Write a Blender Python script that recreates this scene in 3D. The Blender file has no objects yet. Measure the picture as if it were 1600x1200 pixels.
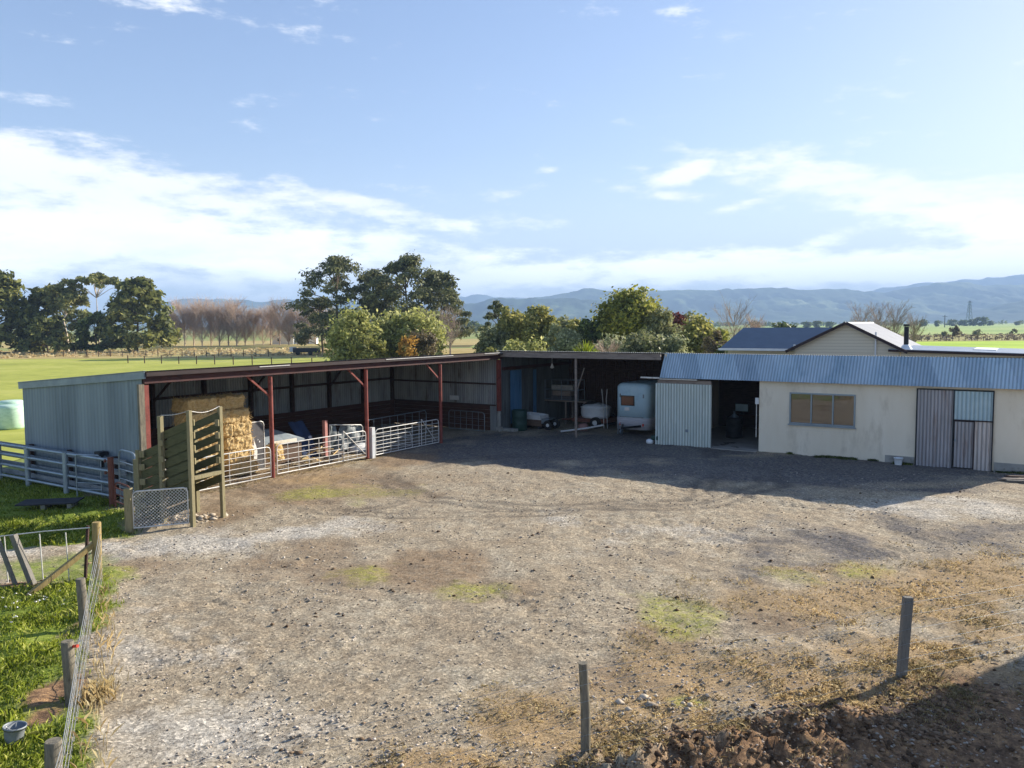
import bpy, math, random
import numpy as np
from mathutils import Vector, Matrix

random.seed(7)
rng = np.random.default_rng(7)
scene = bpy.context.scene
COL = scene.collection
R = math.radians
Z = Vector((0, 0, 1))

# ------------------------------------------------------------------ helpers
def lin(h):
    h = h.lstrip('#')
    out = []
    for i in (0, 2, 4):
        c = int(h[i:i + 2], 16) / 255
        out.append(c / 12.92 if c <= .04045 else ((c + .055) / 1.055) ** 2.4)
    return tuple(out)

def tag(o, label=None, cat=None, group=None, kind=None):
    if label: o['label'] = label
    if cat: o['category'] = cat
    if group: o['group'] = group
    if kind: o['kind'] = kind
    return o

def empty(name, loc=(0, 0, 0), rz=0.0, label=None, cat=None, group=None):
    o = bpy.data.objects.new(name, None)
    o.empty_display_size = .3
    o.location = loc
    o.rotation_euler = (0, 0, rz)
    COL.objects.link(o)
    return tag(o, label, cat, group)

def copy_tree(o, parent=None):
    c = o.copy()
    COL.objects.link(c)
    if parent is not None:
        c.parent = parent
    for ch in [k for k in o.children]:
        copy_tree(ch, c)
    return c

class MB:
    def __init__(self):
        self.v = []; self.f = []; self.s = []; self.ridge = {}
    def add(self, verts, faces, smooth=False):
        n = len(self.v)
        self.v += [tuple(p) for p in verts]
        self.f += [tuple(i + n for i in f) for f in faces]
        self.s += [smooth] * len(faces)
        return self
    def box(self, x0, x1, y0, y1, z0, z1):
        v = [(x, y, z) for z in (z0, z1) for y in (y0, y1) for x in (x0, x1)]
        return self.add(v, [(0, 2, 3, 1), (4, 5, 7, 6), (0, 1, 5, 4), (2, 6, 7, 3), (0, 4, 6, 2), (1, 3, 7, 5)])
    def obox(self, c, s, m):
        v = [Vector(c) + m @ Vector((x * s[0] / 2, y * s[1] / 2, z * s[2] / 2)) for z in (-1, 1) for y in (-1, 1) for x in (-1, 1)]
        return self.add(v, [(0, 2, 3, 1), (4, 5, 7, 6), (0, 1, 5, 4), (2, 6, 7, 3), (0, 4, 6, 2), (1, 3, 7, 5)])
    def beam(self, p0, p1, w, h, up=(0, 0, 1)):
        p0 = Vector(p0); p1 = Vector(p1)
        d = (p1 - p0); L = d.length; d.normalize()
        up = Vector(up)
        if abs(d.dot(up)) > .98: up = Vector((0, 1, 0))
        a = d.cross(up).normalized(); b = a.cross(d).normalized()
        m = Matrix((d, a, b)).transposed()
        return self.obox((p0 + p1) / 2, (L, w, h), m)
    def tube(self, pts, r, n=8, cap=True):
        pts = [Vector(p) for p in pts]
        rs = r if isinstance(r, (list, tuple)) else [r] * len(pts)
        rings = []
        a = None
        for i, p in enumerate(pts):
            d = (pts[min(i + 1, len(pts) - 1)] - pts[max(i - 1, 0)]).normalized()
            if a is None:
                ref = Vector((0, 0, 1)) if abs(d.z) < .9 else Vector((1, 0, 0))
                a = d.cross(ref).normalized()
            else:
                a = (a - d * a.dot(d)).normalized()
            b = d.cross(a)
            rings.append([p + (a * math.cos(2 * math.pi * k / n) + b * math.sin(2 * math.pi * k / n)) * rs[i] for k in range(n)])
        v = [q for ring in rings for q in ring]
        f = []
        for i in range(len(pts) - 1):
            for k in range(n):
                k2 = (k + 1) % n
                f.append((i * n + k, i * n + k2, (i + 1) * n + k2, (i + 1) * n + k))
        self.add(v, f, True)
        if cap:
            m = len(pts) - 1
            self.add(rings[0], [tuple(range(n))[::-1]])
            self.add(rings[m], [tuple(range(n))])
        return self
    def lathe(self, prof, n=24, c=(0, 0, 0), sx=1., sy=1.):
        v = []; f = []
        for (r, z) in prof:
            for k in range(n):
                t = 2 * math.pi * k / n
                v.append((c[0] + r * sx * math.cos(t), c[1] + r * sy * math.sin(t), c[2] + z))
        for i in range(len(prof) - 1):
            for k in range(n):
                k2 = (k + 1) % n
                f.append((i * n + k, i * n + k2, (i + 1) * n + k2, (i + 1) * n + k))
        return self.add(v, f, True)
    def corr(self, o, u, v, pitch=.09, amp=.011, rows=1, per=6, jag=0.0):
        """corrugated sheet: ridges run along v, wave along u"""
        o = Vector(o); u = Vector(u); v = Vector(v)
        nrm = u.cross(v).normalized()
        n = max(8, int(u.length / pitch * per))
        vs = []; fs = []
        for j in range(rows + 1):
            for i in range(n + 1):
                s = i / n
                w = math.sin(2 * math.pi * s * u.length / pitch)
                self.ridge[len(self.v) + len(vs)] = w
                vs.append(o + u * s + v * (j / rows) + nrm * (amp * w))
        for j in range(rows):
            for i in range(n):
                a = j * (n + 1) + i
                fs.append((a, a + 1, a + n + 2, a + n + 1))
        return self.add(vs, fs, True)
    def quadxy(self, pts, z):
        return self.add([(p[0], p[1], z) for p in pts], [tuple(range(len(pts)))])
    def rot(self, m, off=(0, 0, 0)):
        off = Vector(off)
        self.v = [tuple(m @ Vector(p) + off) for p in self.v]
        return self
    def build(self, name, mat, parent=None, bevel=0.0, loc=None, subs=0):
        me = bpy.data.meshes.new(name)
        me.from_pydata(self.v, [], self.f)
        if any(self.s):
            me.polygons.foreach_set('use_smooth', self.s)
        me.materials.append(mat)
        me.update()
        if self.ridge:
            at = me.attributes.new('ridge', 'FLOAT', 'POINT')
            at.data.foreach_set('value', [self.ridge.get(i, 1.) for i in range(len(self.v))])
        o = bpy.data.objects.new(name, me)
        COL.objects.link(o)
        if parent is not None: o.parent = parent
        if loc is not None: o.location = loc
        if bevel:
            b = o.modifiers.new('bevel', 'BEVEL'); b.width = bevel; b.segments = 2; b.limit_method = 'ANGLE'
        return o

def np_mesh(name, V, F, mat, parent=None, smooth=False):
    """fast mesh from numpy arrays (all faces the same size)"""
    me = bpy.data.meshes.new(name)
    V = np.asarray(V, dtype=np.float32); F = np.asarray(F, dtype=np.int32)
    k = F.shape[1]
    me.vertices.add(len(V)); me.vertices.foreach_set('co', V.ravel())
    me.loops.add(F.size); me.loops.foreach_set('vertex_index', F.ravel())
    me.polygons.add(len(F))
    me.polygons.foreach_set('loop_start', np.arange(0, F.size, k, dtype=np.int32))
    me.polygons.foreach_set('loop_total', np.full(len(F), k, dtype=np.int32))
    if smooth: me.polygons.foreach_set('use_smooth', np.ones(len(F), dtype=bool))
    me.update(calc_edges=True)
    me.materials.append(mat)
    o = bpy.data.objects.new(name, me)
    COL.objects.link(o)
    if parent is not None: o.parent = parent
    return o

def vnoise(x, y, seed=0):
    xi = np.floor(x).astype(np.int64); yi = np.floor(y).astype(np.int64)
    xf = x - xi; yf = y - yi
    def h(a, b):
        n = (a * 374761393 + b * 668265263 + seed * 1442695041) & 0x7fffffff
        n = ((n ^ (n >> 13)) * 1274126177) & 0x7fffffff
        n = n ^ (n >> 16)
        return (n & 0xffff) / 65535.0
    u = xf * xf * (3 - 2 * xf); w = yf * yf * (3 - 2 * yf)
    return (h(xi, yi) * (1 - u) + h(xi + 1, yi) * u) * (1 - w) + (h(xi, yi + 1) * (1 - u) + h(xi + 1, yi + 1) * u) * w

def fbm(x, y, oct=4, seed=0, gain=.5):
    s = np.zeros_like(x, dtype=float); a = 1.; t = 0.
    for i in range(oct):
        s += a * vnoise(x * 2 ** i + 17.3 * i, y * 2 ** i - 9.1 * i, seed + i); t += a; a *= gain
    return s / t

# ------------------------------------------------------------------ materials
MATS = {}
def nodes_of(name):
    m = bpy.data.materials.new(name); m.use_nodes = True
    nt = m.node_tree
    b = nt.nodes['Principled BSDF']
    return m, nt, b
def N(nt, t, **kw):
    n = nt.nodes.new(t)
    for k, v in kw.items(): setattr(n, k, v)
    return n
def ramp(nt, fac, stops):
    r = N(nt, 'ShaderNodeValToRGB')
    while len(r.color_ramp.elements) < len(stops): r.color_ramp.elements.new(.5)
    for e, (p, c) in zip(r.color_ramp.elements, stops):
        e.position = p; e.color = (*c, 1) if len(c) == 3 else c
    nt.links.new(fac, r.inputs[0])
    return r.outputs[0]
def noise(nt, vec, scale, detail=4, rough=.6, out=0):
    n = N(nt, 'ShaderNodeTexNoise'); n.inputs['Scale'].default_value = scale
    n.inputs['Detail'].default_value = detail; n.inputs['Roughness'].default_value = rough
    if vec is not None: nt.links.new(vec, n.inputs['Vector'])
    return n.outputs[out]
def mapping(nt, scale=(1, 1, 1), rot=(0, 0, 0), coord='Object'):
    t = N(nt, 'ShaderNodeTexCoord'); m = N(nt, 'ShaderNodeMapping')
    m.inputs['Scale'].default_value = scale; m.inputs['Rotation'].default_value = rot
    nt.links.new(t.outputs[coord], m.inputs[0])
    return m.outputs[0]
def mix(nt, fac, a, b, mode='MIX'):
    n = N(nt, 'ShaderNodeMix', data_type='RGBA', blend_type=mode)
    for s, val in ((n.inputs[0], fac), (n.inputs[6], a), (n.inputs[7], b)):
        if isinstance(val, (int, float)): s.default_value = val
        elif isinstance(val, tuple): s.default_value = (*val, 1) if len(val) == 3 else val
        else: nt.links.new(val, s)
    return n.outputs[2]
def math_(nt, op, a, b=None, c=None, clamp=False):
    n = N(nt, 'ShaderNodeMath', operation=op, use_clamp=clamp)
    for s, val in zip(n.inputs, (a, b, c)):
        if val is None: continue
        if isinstance(val, (int, float)): s.default_value = val
        else: nt.links.new(val, s)
    return n.outputs[0]
def bump(nt, b, h, strength, dist):
    n = N(nt, 'ShaderNodeBump'); n.inputs['Strength'].default_value = strength; n.inputs['Distance'].default_value = dist
    nt.links.new(h, n.inputs['Height']); nt.links.new(n.outputs[0], b.inputs['Normal'])

def mat(name, c1, c2=None, scale=3., rough=.8, metal=0., bumps=.0, bscale=30., stretch=(1, 1, 1), c3=None, s3=12., lo=.35, hi=.65, spec=.3, valley_shade=0., sheets=0.):
    if name in MATS: return MATS[name]
    m, nt, b = nodes_of(name)
    c1 = lin(c1) if isinstance(c1, str) else c1
    c2 = c1 if c2 is None else (lin(c2) if isinstance(c2, str) else c2)
    vec = mapping(nt, stretch)
    col = ramp(nt, noise(nt, vec, scale, 6), [(lo, c1), (hi, c2)])
    if c3 is not None:
        c3 = lin(c3) if isinstance(c3, str) else c3
        f = ramp(nt, noise(nt, vec, s3, 8, .7), [(.52, (0, 0, 0)), (.68, (1, 1, 1))])
        col = mix(nt, f, col, c3)
    if sheets:     # each iron sheet has weathered a little differently
        tc_ = N(nt, 'ShaderNodeTexCoord'); sp = N(nt, 'ShaderNodeSeparateXYZ'); nt.links.new(tc_.outputs['Object'], sp.inputs[0])
        wn_ = N(nt, 'ShaderNodeTexWhiteNoise', noise_dimensions='1D')
        nt.links.new(math_(nt, 'FLOOR', math_(nt, 'DIVIDE', math_(nt, 'ADD', sp.outputs[0], sp.outputs[1]), sheets)), wn_.inputs['W'])
        col = mix(nt, 1., col, ramp(nt, wn_.outputs['Value'], [(0, (.80, .81, .83)), (1, (1.12, 1.10, 1.08))]), 'MULTIPLY')
    if valley_shade:      # shade painted into the valleys of corrugated sheets so the ribs show
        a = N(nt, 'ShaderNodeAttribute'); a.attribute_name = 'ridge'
        f = ramp(nt, a.outputs['Fac'], [(.0, (1 - valley_shade,) * 3), (.62, (1, 1, 1))])
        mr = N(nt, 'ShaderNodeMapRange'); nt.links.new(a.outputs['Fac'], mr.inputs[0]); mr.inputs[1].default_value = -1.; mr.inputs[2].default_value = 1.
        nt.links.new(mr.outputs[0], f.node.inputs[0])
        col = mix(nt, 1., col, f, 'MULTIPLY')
    nt.links.new(col, b.inputs['Base Color'])
    b.inputs['Roughness'].default_value = rough; b.inputs['Metallic'].default_value = metal
    b.inputs['Specular IOR Level'].default_value = spec
    if bumps: bump(nt, b, noise(nt, vec, bscale, 5), bumps, .02)
    MATS[name] = m
    return m

M = {}
M['galv_wall'] = mat('galvanised_wall', '#7c8a94', '#8997a0', .5, .55, .25, 0, 20, (3, 3, .35), '#74828b', .8, valley_shade=.14, sheets=.9)
M['galv_inner'] = mat('old_iron_lining', '#94999a', '#b2b5b4', .8, .6, .1, 0, 20, (3, 3, .5), '#746c64', 1.2, valley_shade=.32, sheets=.8)
M['galv_dark'] = mat('dulled_iron_lining', '#4c5254', '#666b6c', .8, .65, .1, 0, 20, (3, 3, .5), '#3c3a38', 1.2, valley_shade=.45)
M['roof_dark'] = mat('dark_roof_iron', '#5c5552', '#7b7470', 1.5, .6, .3, 0, 10, (1, 1, 1), '#3c3230', 3)
M['barge'] = mat('barge_flashing', '#7f8d97', '#94a0a8', 2., .5, .3)
M['roof_pale'] = mat('weathered_roof_iron', '#a2a6a6', '#b7bbba', 1.5, .5, .4, 0, 10, (1, 1, 1), '#8c8986', 3, valley_shade=.3)
M['apron'] = mat('corrugated_fascia_iron', '#a6bece', '#b6cad8', .7, .42, .25, 0, 10, (1.5, 1.5, .5), '#94aec0', .8, valley_shade=.36, sheets=.8)
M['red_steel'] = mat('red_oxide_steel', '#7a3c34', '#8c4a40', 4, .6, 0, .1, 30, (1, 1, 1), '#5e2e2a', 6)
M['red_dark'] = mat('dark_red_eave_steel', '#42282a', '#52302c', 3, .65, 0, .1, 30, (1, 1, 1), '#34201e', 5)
M['dark_timber'] = mat('dark_old_timber', '#3a2a24', '#54403a', 3, .85, 0, .3, 20, (1, 1, 6), '#2a1e1a', 8)
M['kick'] = mat('brown_boarding', '#4a2f26', '#5e4034', 2, .85, 0, .2, 15, (1, 1, 8), '#33221c', 4)
M['fascia_timber'] = mat('weathered_fascia_timber', '#7e726a', '#958a80', 2, .85, 0, .2, 20, (.6, 3, 6), '#5f554e', 5)
M['post_timber'] = mat('grey_round_post', '#68645a', '#88806e', 6, .9, 0, .5, 30, (3, 3, .6), '#4f4b3c', 5)
M['old_post'] = mat('silvered_post', '#6d6a64', '#8c8880', 6, .9, 0, .6, 30, (6, 6, .5), '#55524a', 6)
M['tan_post'] = mat('tanalised_post', '#8f7a4e', '#a89463', 5, .85, 0, .4, 25, (4, 4, .6), '#6d6444', 4)
M['race_board'] = mat('mossy_race_board', '#4b4c33', '#686749', 3, .9, 0, .4, 25, (1, 1, 5), '#3a4026', 3)
M['race_post'] = mat('race_post_timber', '#7e765a', '#9c9270', 4, .85, 0, .4, 25, (5, 5, .6), '#5c5a3c', 4)
M['yard_board'] = mat('weathered_yard_board', '#7c828a', '#949aa0', 3, .9, 0, .3, 25, (1, 1, 6), '#5e6266', 4)
M['pipe'] = mat('galvanised_pipe', '#8f9ca6', '#a4b0b8', 4, .45, .5)
M['gate_pipe'] = mat('white_gate_pipe', '#c9c8c4', '#dad9d4', 5, .45, .2, 0, 10, (1, 1, 1), '#a9a39a', 9)
M['wire'] = mat('fence_wire', '#b3b3b0', '#c9c9c5', 5, .35, .7)
M['rust'] = mat('rusty_steel', '#6c443a', '#7e5448', 6, .8, .1, .2, 30, (1, 1, 1), '#5f352a', 6)
M['hay'] = mat('straw_bale', '#cbae76', '#e4cc9a', 9, .95, 0, .9, 60, (1, 1, 3), '#947448', 26)
M['straw'] = mat('loose_straw', '#d2b077', '#e3c892', 9, .95)
M['cream'] = mat('cream_block_wall', '#dfd4be', '#e8dfcc', .7, .8, 0, .12, 60, (1.4, 1.4, .5), '#cec3ae', 1.1)
M['plinth'] = mat('grey_concrete', '#8f8e8a', '#a3a29d', 3, .9, 0, .2, 40, (1, 1, 1), '#76756f', 5)
M['door_green'] = mat('pale_door_iron', '#c9d5d0', '#d9e3de', 1.2, .45, .1, 0, 10, (3, 3, .5), '#bac5bf', 1.5, valley_shade=.5)
M['door_rusty'] = mat('rusty_door_iron', '#a4a4a8', '#b8b6ba', 1.4, .5, .25, 0, 10, (4, 4, .5), '#9a8c88', 1.6, valley_shade=.5)
M['door_blue'] = mat('new_door_iron', '#a8c4d0', '#b8d0da', 2, .4, .3, valley_shade=.35)
M['door_white'] = mat('whitened_door_iron', '#c9c2be', '#dcd6d2', 2, .5, .1, 0, 10, (6, 6, .4), '#9a8478', 2, valley_shade=.55)
M['track'] = mat('pale_track_cover', '#cfc8ba', '#ddd7ca', 3, .7)
M['alu'] = mat('grey_aluminium', '#7c8b98', '#8795a1', 3, .4, .6)
M['white_plastic'] = mat('white_plastic', '#d3dade', '#e0e5e8', 3, .4)
M['float'] = mat('pale_blue_panel', '#bcdcec', '#c8e4f0', 1.5, .4, 0, 0, 10, (1, 1, 1), '#accede', 2)
M['float_low'] = mat('greying_lower_panel', '#b5b7c0', '#c6c8ce', 2, .5, 0, 0, 10, (1, 1, 8), '#9b9ca4', 3)
M['tyre'] = mat('black_tyre', '#1c1c1d', '#2a2a2b', 6, .85)
M['black_steel'] = mat('black_steel', '#23262a', '#31353a', 4, .55, .3)
M['brown_box'] = mat('brown_box_timber', '#5b4a3f', '#6d5a4c', 3, .85, 0, .2, 20, (1, 1, 5))
M['green_drum'] = mat('dark_green_plastic', '#1f3a36', '#28463f', 3, .5)
M['blue_sheet'] = mat('blue_sheet_iron', '#3f6e97', '#5583a8', 1, .4, .2, 0, 10, (4, 4, .5), '#335a80', 1.4, valley_shade=.45)
M['navy'] = mat('navy_tarpaulin', '#20304f', '#2b4066', 4, .7, 0, .3, 15)
M['grey_lid'] = mat('grey_white_lid', '#c6cacc', '#d8dad9', 2, .5, 0, 0, 10, (1, 1, 1), '#b0aca2', 4)
M['dark_board'] = mat('dark_ply', '#4c4c50', '#5c5c5f', 3, .8, 0, .1, 20, (1, 1, 1), '#403e40', 7)
M['paint'] = mat('white_splash', '#d8d8d6', '#e6e6e3', 3, .6)
M['plastic_grey'] = mat('grey_torn_plastic', '#5a6266', '#7c8486', 4, .5, 0, .3, 12, (1, 1, 1), '#3c4246', 6)
M['pink_post'] = mat('faded_red_post', '#b98078', '#c89188', 4, .8)
M['silage'] = mat('pale_green_wrap', '#b9d8bf', '#cbe5cf', 2, .3, 0, .15, 9, (1, 1, 3), '#a3c7ac', 3)
M['roof_blue'] = mat('blue_house_roof', '#344c64', '#3c546c', 1.5, .5, .1)
M['roof_light'] = mat('light_grey_house_roof', '#7c8189', '#888d96', 1.5, .75, 0)
M['roof_grey'] = mat('blue_grey_house_roof', '#7d8a9a', '#8d99a8', 1.5, .45, .3)
M['trim_dark'] = mat('dark_brown_trim', '#302628', '#3c3030', 3, .7)
M['trim_white'] = mat('white_trim', '#d6dadd', '#e2e5e6', 3, .6)
M['bark'] = mat('brown_bark', '#4d4033', '#655646', 5, .95, 0, .4, 20, (3, 3, .6))
M['bark_pale'] = mat('pale_gum_bark', '#b9aa98', '#d3c7b6', 3, .85, 0, .2, 20, (2, 2, .5), '#8e7d6b', 4)
M['twig'] = mat('bare_twig', '#ab9482', '#c6b09d', 2, .9)
M['twig_grey'] = mat('grey_bare_twig', '#85766a', '#9b8b7d', 2, .9)
M['stone'] = mat('grey_stone', '#8d867c', '#b5aea4', 2, .9, 0, .3, 30, (1, 1, 1), '#665f56', 3)
M['clod'] = mat('brown_clod', '#4a3a2e', '#66513f', 4, .95, 0, .5, 20)
M['glass_dark'] = mat('black_glass', '#0c0d10', '#101216', 3, .05, 0, spec=.8)
M['bucket_grey'] = mat('grey_bucket', '#7c8286', '#92989c', 3, .5)
M['red_plastic'] = mat('red_insulator', '#c8402c', '#d4513b', 3, .5)
M['black_poly'] = mat('dark_board_top', '#2e2f33', '#3b3c40', 3, .8, 0, .1, 20)
M['bulb'] = mat('white_lamp_glass', '#d9dbdc', '#e4e6e6', 3, .3)
M['concrete_floor'] = mat('dusty_concrete_floor', '#8e8a84', '#9d9993', 2, .9)

def weatherboard():
    m, nt, b = nodes_of('cream_weatherboard')
    t = N(nt, 'ShaderNodeTexCoord'); s = N(nt, 'ShaderNodeSeparateXYZ'); nt.links.new(t.outputs['Object'], s.inputs[0])
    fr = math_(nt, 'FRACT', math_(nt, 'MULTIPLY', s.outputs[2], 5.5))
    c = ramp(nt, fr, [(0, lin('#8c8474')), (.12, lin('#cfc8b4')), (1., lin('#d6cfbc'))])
    nt.links.new(c, b.inputs['Base Color']); b.inputs['Roughness'].default_value = .8
    bump(nt, b, fr, .5, .02)
    return m
M['weatherboard'] = weatherboard()

def window_glass():
    m, nt, b = nodes_of('window_pane_glass')
    g = N(nt, 'ShaderNodeBsdfGlossy'); g.inputs['Roughness'].default_value = .015; g.inputs['Color'].default_value = (.8, .8, .8, 1)
    b.inputs['Base Color'].default_value = (*lin('#2d231b'), 1); b.inputs['Roughness'].default_value = .4
    v = noise(nt, mapping(nt, (.4, .4, 1.6)), 1.2, 2)
    bp = N(nt, 'ShaderNodeBump'); bp.inputs['Strength'].default_value = .25; bp.inputs['Distance'].default_value = .03
    nt.links.new(v, bp.inputs['Height']); nt.links.new(bp.outputs[0], g.inputs['Normal'])
    x = N(nt, 'ShaderNodeMixShader'); x.inputs[0].default_value = .14
    nt.links.new(b.outputs[0], x.inputs[1]); nt.links.new(g.outputs[0], x.inputs[2])
    nt.links.new(x.outputs[0], nt.nodes['Material Output'].inputs[0])
    return m
M['pane'] = window_glass()

def leaf_mat(name, dark, light, scale=.35, trans=.3, tip=None):
    m, nt, b = nodes_of(name)
    g = N(nt, 'ShaderNodeNewGeometry')
    c1 = ramp(nt, g.outputs['Random Per Island'], [(0., lin(dark)), (.75, lin(light)), (1., lin(tip or light))])
    n = ramp(nt, noise(nt, mapping(nt), scale, 3), [(.35, (.62, .66, .6)), (.65, (1.15, 1.12, 1.0))])
    c = mix(nt, 1., c1, n, 'MULTIPLY')
    nt.links.new(c, b.inputs['Base Color']); b.inputs['Roughness'].default_value = .6; b.inputs['Specular IOR Level'].default_value = .25
    t = N(nt, 'ShaderNodeBsdfTranslucent'); nt.links.new(c, t.inputs[0])
    x = N(nt, 'ShaderNodeMixShader'); x.inputs[0].default_value = trans
    nt.links.new(b.outputs[0], x.inputs[1]); nt.links.new(t.outputs[0], x.inputs[2])
    nt.links.new(x.outputs[0], nt.nodes['Material Output'].inputs[0])
    return m
L = {
 'pine': leaf_mat('pine_needles', '#48503c', '#7e825c', .3, .32, '#a6a478'),
 'maca': leaf_mat('macrocarpa_foliage', '#4e5638', '#8c9052', .22, .35, '#b6b26a'),
 'gum': leaf_mat('gum_leaves', '#646c48', '#9a9c66', .3, .28, '#bcb884'),
 'bush': leaf_mat('bright_shrub_leaves', '#848a4e', '#c0c07a', .5, .42, '#dcd89c'),
 'olive': leaf_mat('olive_tree_leaves', '#747846', '#b0ac64', .4, .42, '#ccc27c'),
 'silver': leaf_mat('silvery_leaves', '#848a64', '#b6b890', .4, .38, '#d0d0aa'),
 'dark': leaf_mat('dark_evergreen_leaves', '#44502e', '#6e7c46', .4, .25, '#949a58'),
 'green': leaf_mat('fresh_green_leaves', '#6c763a', '#acaa54', .35, .42, '#ccc468'),
 'mid': leaf_mat('dull_green_leaves', '#70764e', '#a4a47a', .4, .38, '#c0be96'),
 'orange': leaf_mat('autumn_orange_leaves', '#a47a3c', '#cca050', .6, .4, '#dcb868'),
 'red': leaf_mat('dark_red_leaves', '#5a2f30', '#7d4444', .6, .3, '#8d5450'),
 'flax': leaf_mat('yellow_green_sword_leaves', '#67762c', '#aab83c', .8, .35, '#d2cf4c'),
 'brownish': leaf_mat('brown_scrub_leaves', '#5f5440', '#8a7a5e', .4, .25, '#9c8c70'),
 'grass': leaf_mat('green_grass_blades', '#66782a', '#a8b440', .5, .35, '#dcdc8c'),
 'dry': leaf_mat('dry_grass_blades', '#b29a70', '#d6c29c', .5, .45, '#eadcbc'),
}

# ------------------------------------------------------------------ terrain
GRASS_NEAR = [(-14.76, 16.4), (-10.17, 15.5), (-9.37, 15.88), (-8.66, 16.27), (-7.6, 14.22), (-7.25, 13.03), (-6.65, 11.56), (-6.04, 10.38), (-5.46, 9.13), (-4.32, 6.99), (-8.31, 6.0), (-18.88, 6.0), (-30, 16)]
GRASS_YARD = [(-40.08, 35.49), (-29.81, 36.96), (-18.86, 29.14), (-17.03, 28.43), (-12.94, 24.52), (-10.99, 22.33), (-9.63, 19.68), (-9.98, 19.27), (-10.54, 19.0), (-12.0, 18.38), (-18.71, 17.63), (-40, 17.)]
GRASS_TRACKSIDE = [(-11.41, 17.45), (-10.78, 17.83), (-9.84, 18.54), (-8.75, 17.39), (-8.03, 16.47), (-8.4, 16.26), (-8.78, 16.48), (-9.44, 16.0), (-10.69, 16.31)]
DIRT = [(-7.05, 26.33, 3.21, 3.46, 0.9), (-4.47, 30.63, 1.49, 1.95, 0.8), (-7.97, 22.24, 1.1, 1.91, 0.7), (-1.53, 16.76, 1.5, 1.64, 0.75), (-3.28, 16.58, 1.23, 1.63, 0.5), (-4.37, 17.78, 1.74, 1.44, 0.5), (0.23, 15.67, 0.64, 0.75, 0.35), (2.72, 12.85, 0.63, 0.66, 0.6), (-9.31, 21.17, 0.87, 0.89, 0.7), (-6.67, 17.34, 2.27, 0.87, 0.45), (1.89, 11.64, 1.15, 0.83, 0.5), (5.01, 13.98, 1.14, 0.94, 0.5)]
MOSS = [(-6.07, 24.48, 0.89, 0.76, 0.9), (2.93, 13.86, 0.62, 1.03, 1.), (3.53, 14.01, 0.34, 0.38, 0.7), (7.21, 16.43, 0.8, 0.64, 0.6), (6.9, 14.1, 0.69, 0.47, 0.35), (-2.7, 16.35, 0.81, 0.75, 0.4), (-5.23, 24.74, 1.81, 1.32, 0.35), (-8.41, 16.69, 0.42, 0.48, 0.8), (2.4, 10.71, 0.27, 0.14, 0.7), (6.04, 16.15, 0.79, 0.6, 0.3), (-0.79, 15.5, 0.76, 0.45, 0.3), (-3.22, 24.67, 1.0, 0.94, 0.3)]
STRAW = [(3.32, 11.62, 1.52, 1.23, 0.7), (7.31, 14.95, 2.66, 1.45, 0.75), (4.05, 10.98, 1.8, 0.79, 0.8), (9.82, 16.07, 1.55, 1.35, 0.7), (0.47, 10.12, 0.75, 0.78, 0.8), (-0.79, 9.14, 1.21, 0.33, 0.7), (1.19, 9.78, 0.97, 0.74, 0.8), (6.29, 11.8, 1.54, 1.17, 0.7), (8.27, 13.31, 1.3, 1.24, 0.7), (2.16, 10.62, 1.05, 0.7, 0.7), (7.21, 11.56, 0.75, 0.96, 0.6), (-6.4, 27.2, 1.6, 2.0, .5)]
DARKG_SHADE = [(7.52, 18.53, 2.53, 1.88, 0.62), (4.99, 16.18, 0.79, 1.22, 0.5), (10.82, 19.62, 2.36, 1.91, 0.45), (0.45, 30.04, 2.1, 1.2, 0.8), (4.87, 30.24, 6.03, 2.41, 0.6), (11.5, 26.4, 3.0, 1.2, 0.8), (3, 34, 9, 4, 1.), (12, 28.5, 7, 3, 1.)]  # dark gravel; the blobs in the workshop's shadow also paint its shade darker
LIGHTG = [(-7.73, 18.92, 1.86, 0.82, 0.8), (-5.65, 19.75, 1.94, 0.86, 0.7), (-4.06, 20.68, 1.35, 0.93, 0.5), (-5.9, 13.01, 1.29, 1.36, 0.5), (-3.99, 10.18, 1.44, 0.99, 0.6), (4.8, 19.78, 2.23, 1.2, 0.5), (2.4, 19.85, 1.92, 1.47, 0.4), (-9.62, 18.69, 0.62, 0.48, 0.8), (-11.45, 18.2, 0.91, 0.49, 0.7), (12.34, 22.41, 2.32, 1.37, 0.5)]
BARE = [(-7.65, 13.46, 0.22, 0.64, 0.8), (-6.55, 11.04, 0.23, 0.55, 0.9), (-6.3, 10.39, 0.26, 0.4, 0.7), (-8.19, 14.23, 0.23, 0.43, 0.6), (-9.95, 15.77, 0.52, 0.28, 0.8), (3.0, 9.6, 1.1, 0.46, 1.0), (4.55, 10.06, 0.75, 0.43, 0.9), (1.83, 9.32, 0.46, 0.25, 0.8), (6.08, 10.57, 1.3, 0.79, 0.8), (4.98, 9.28, 0.92, 0.46, 0.9)]

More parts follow.
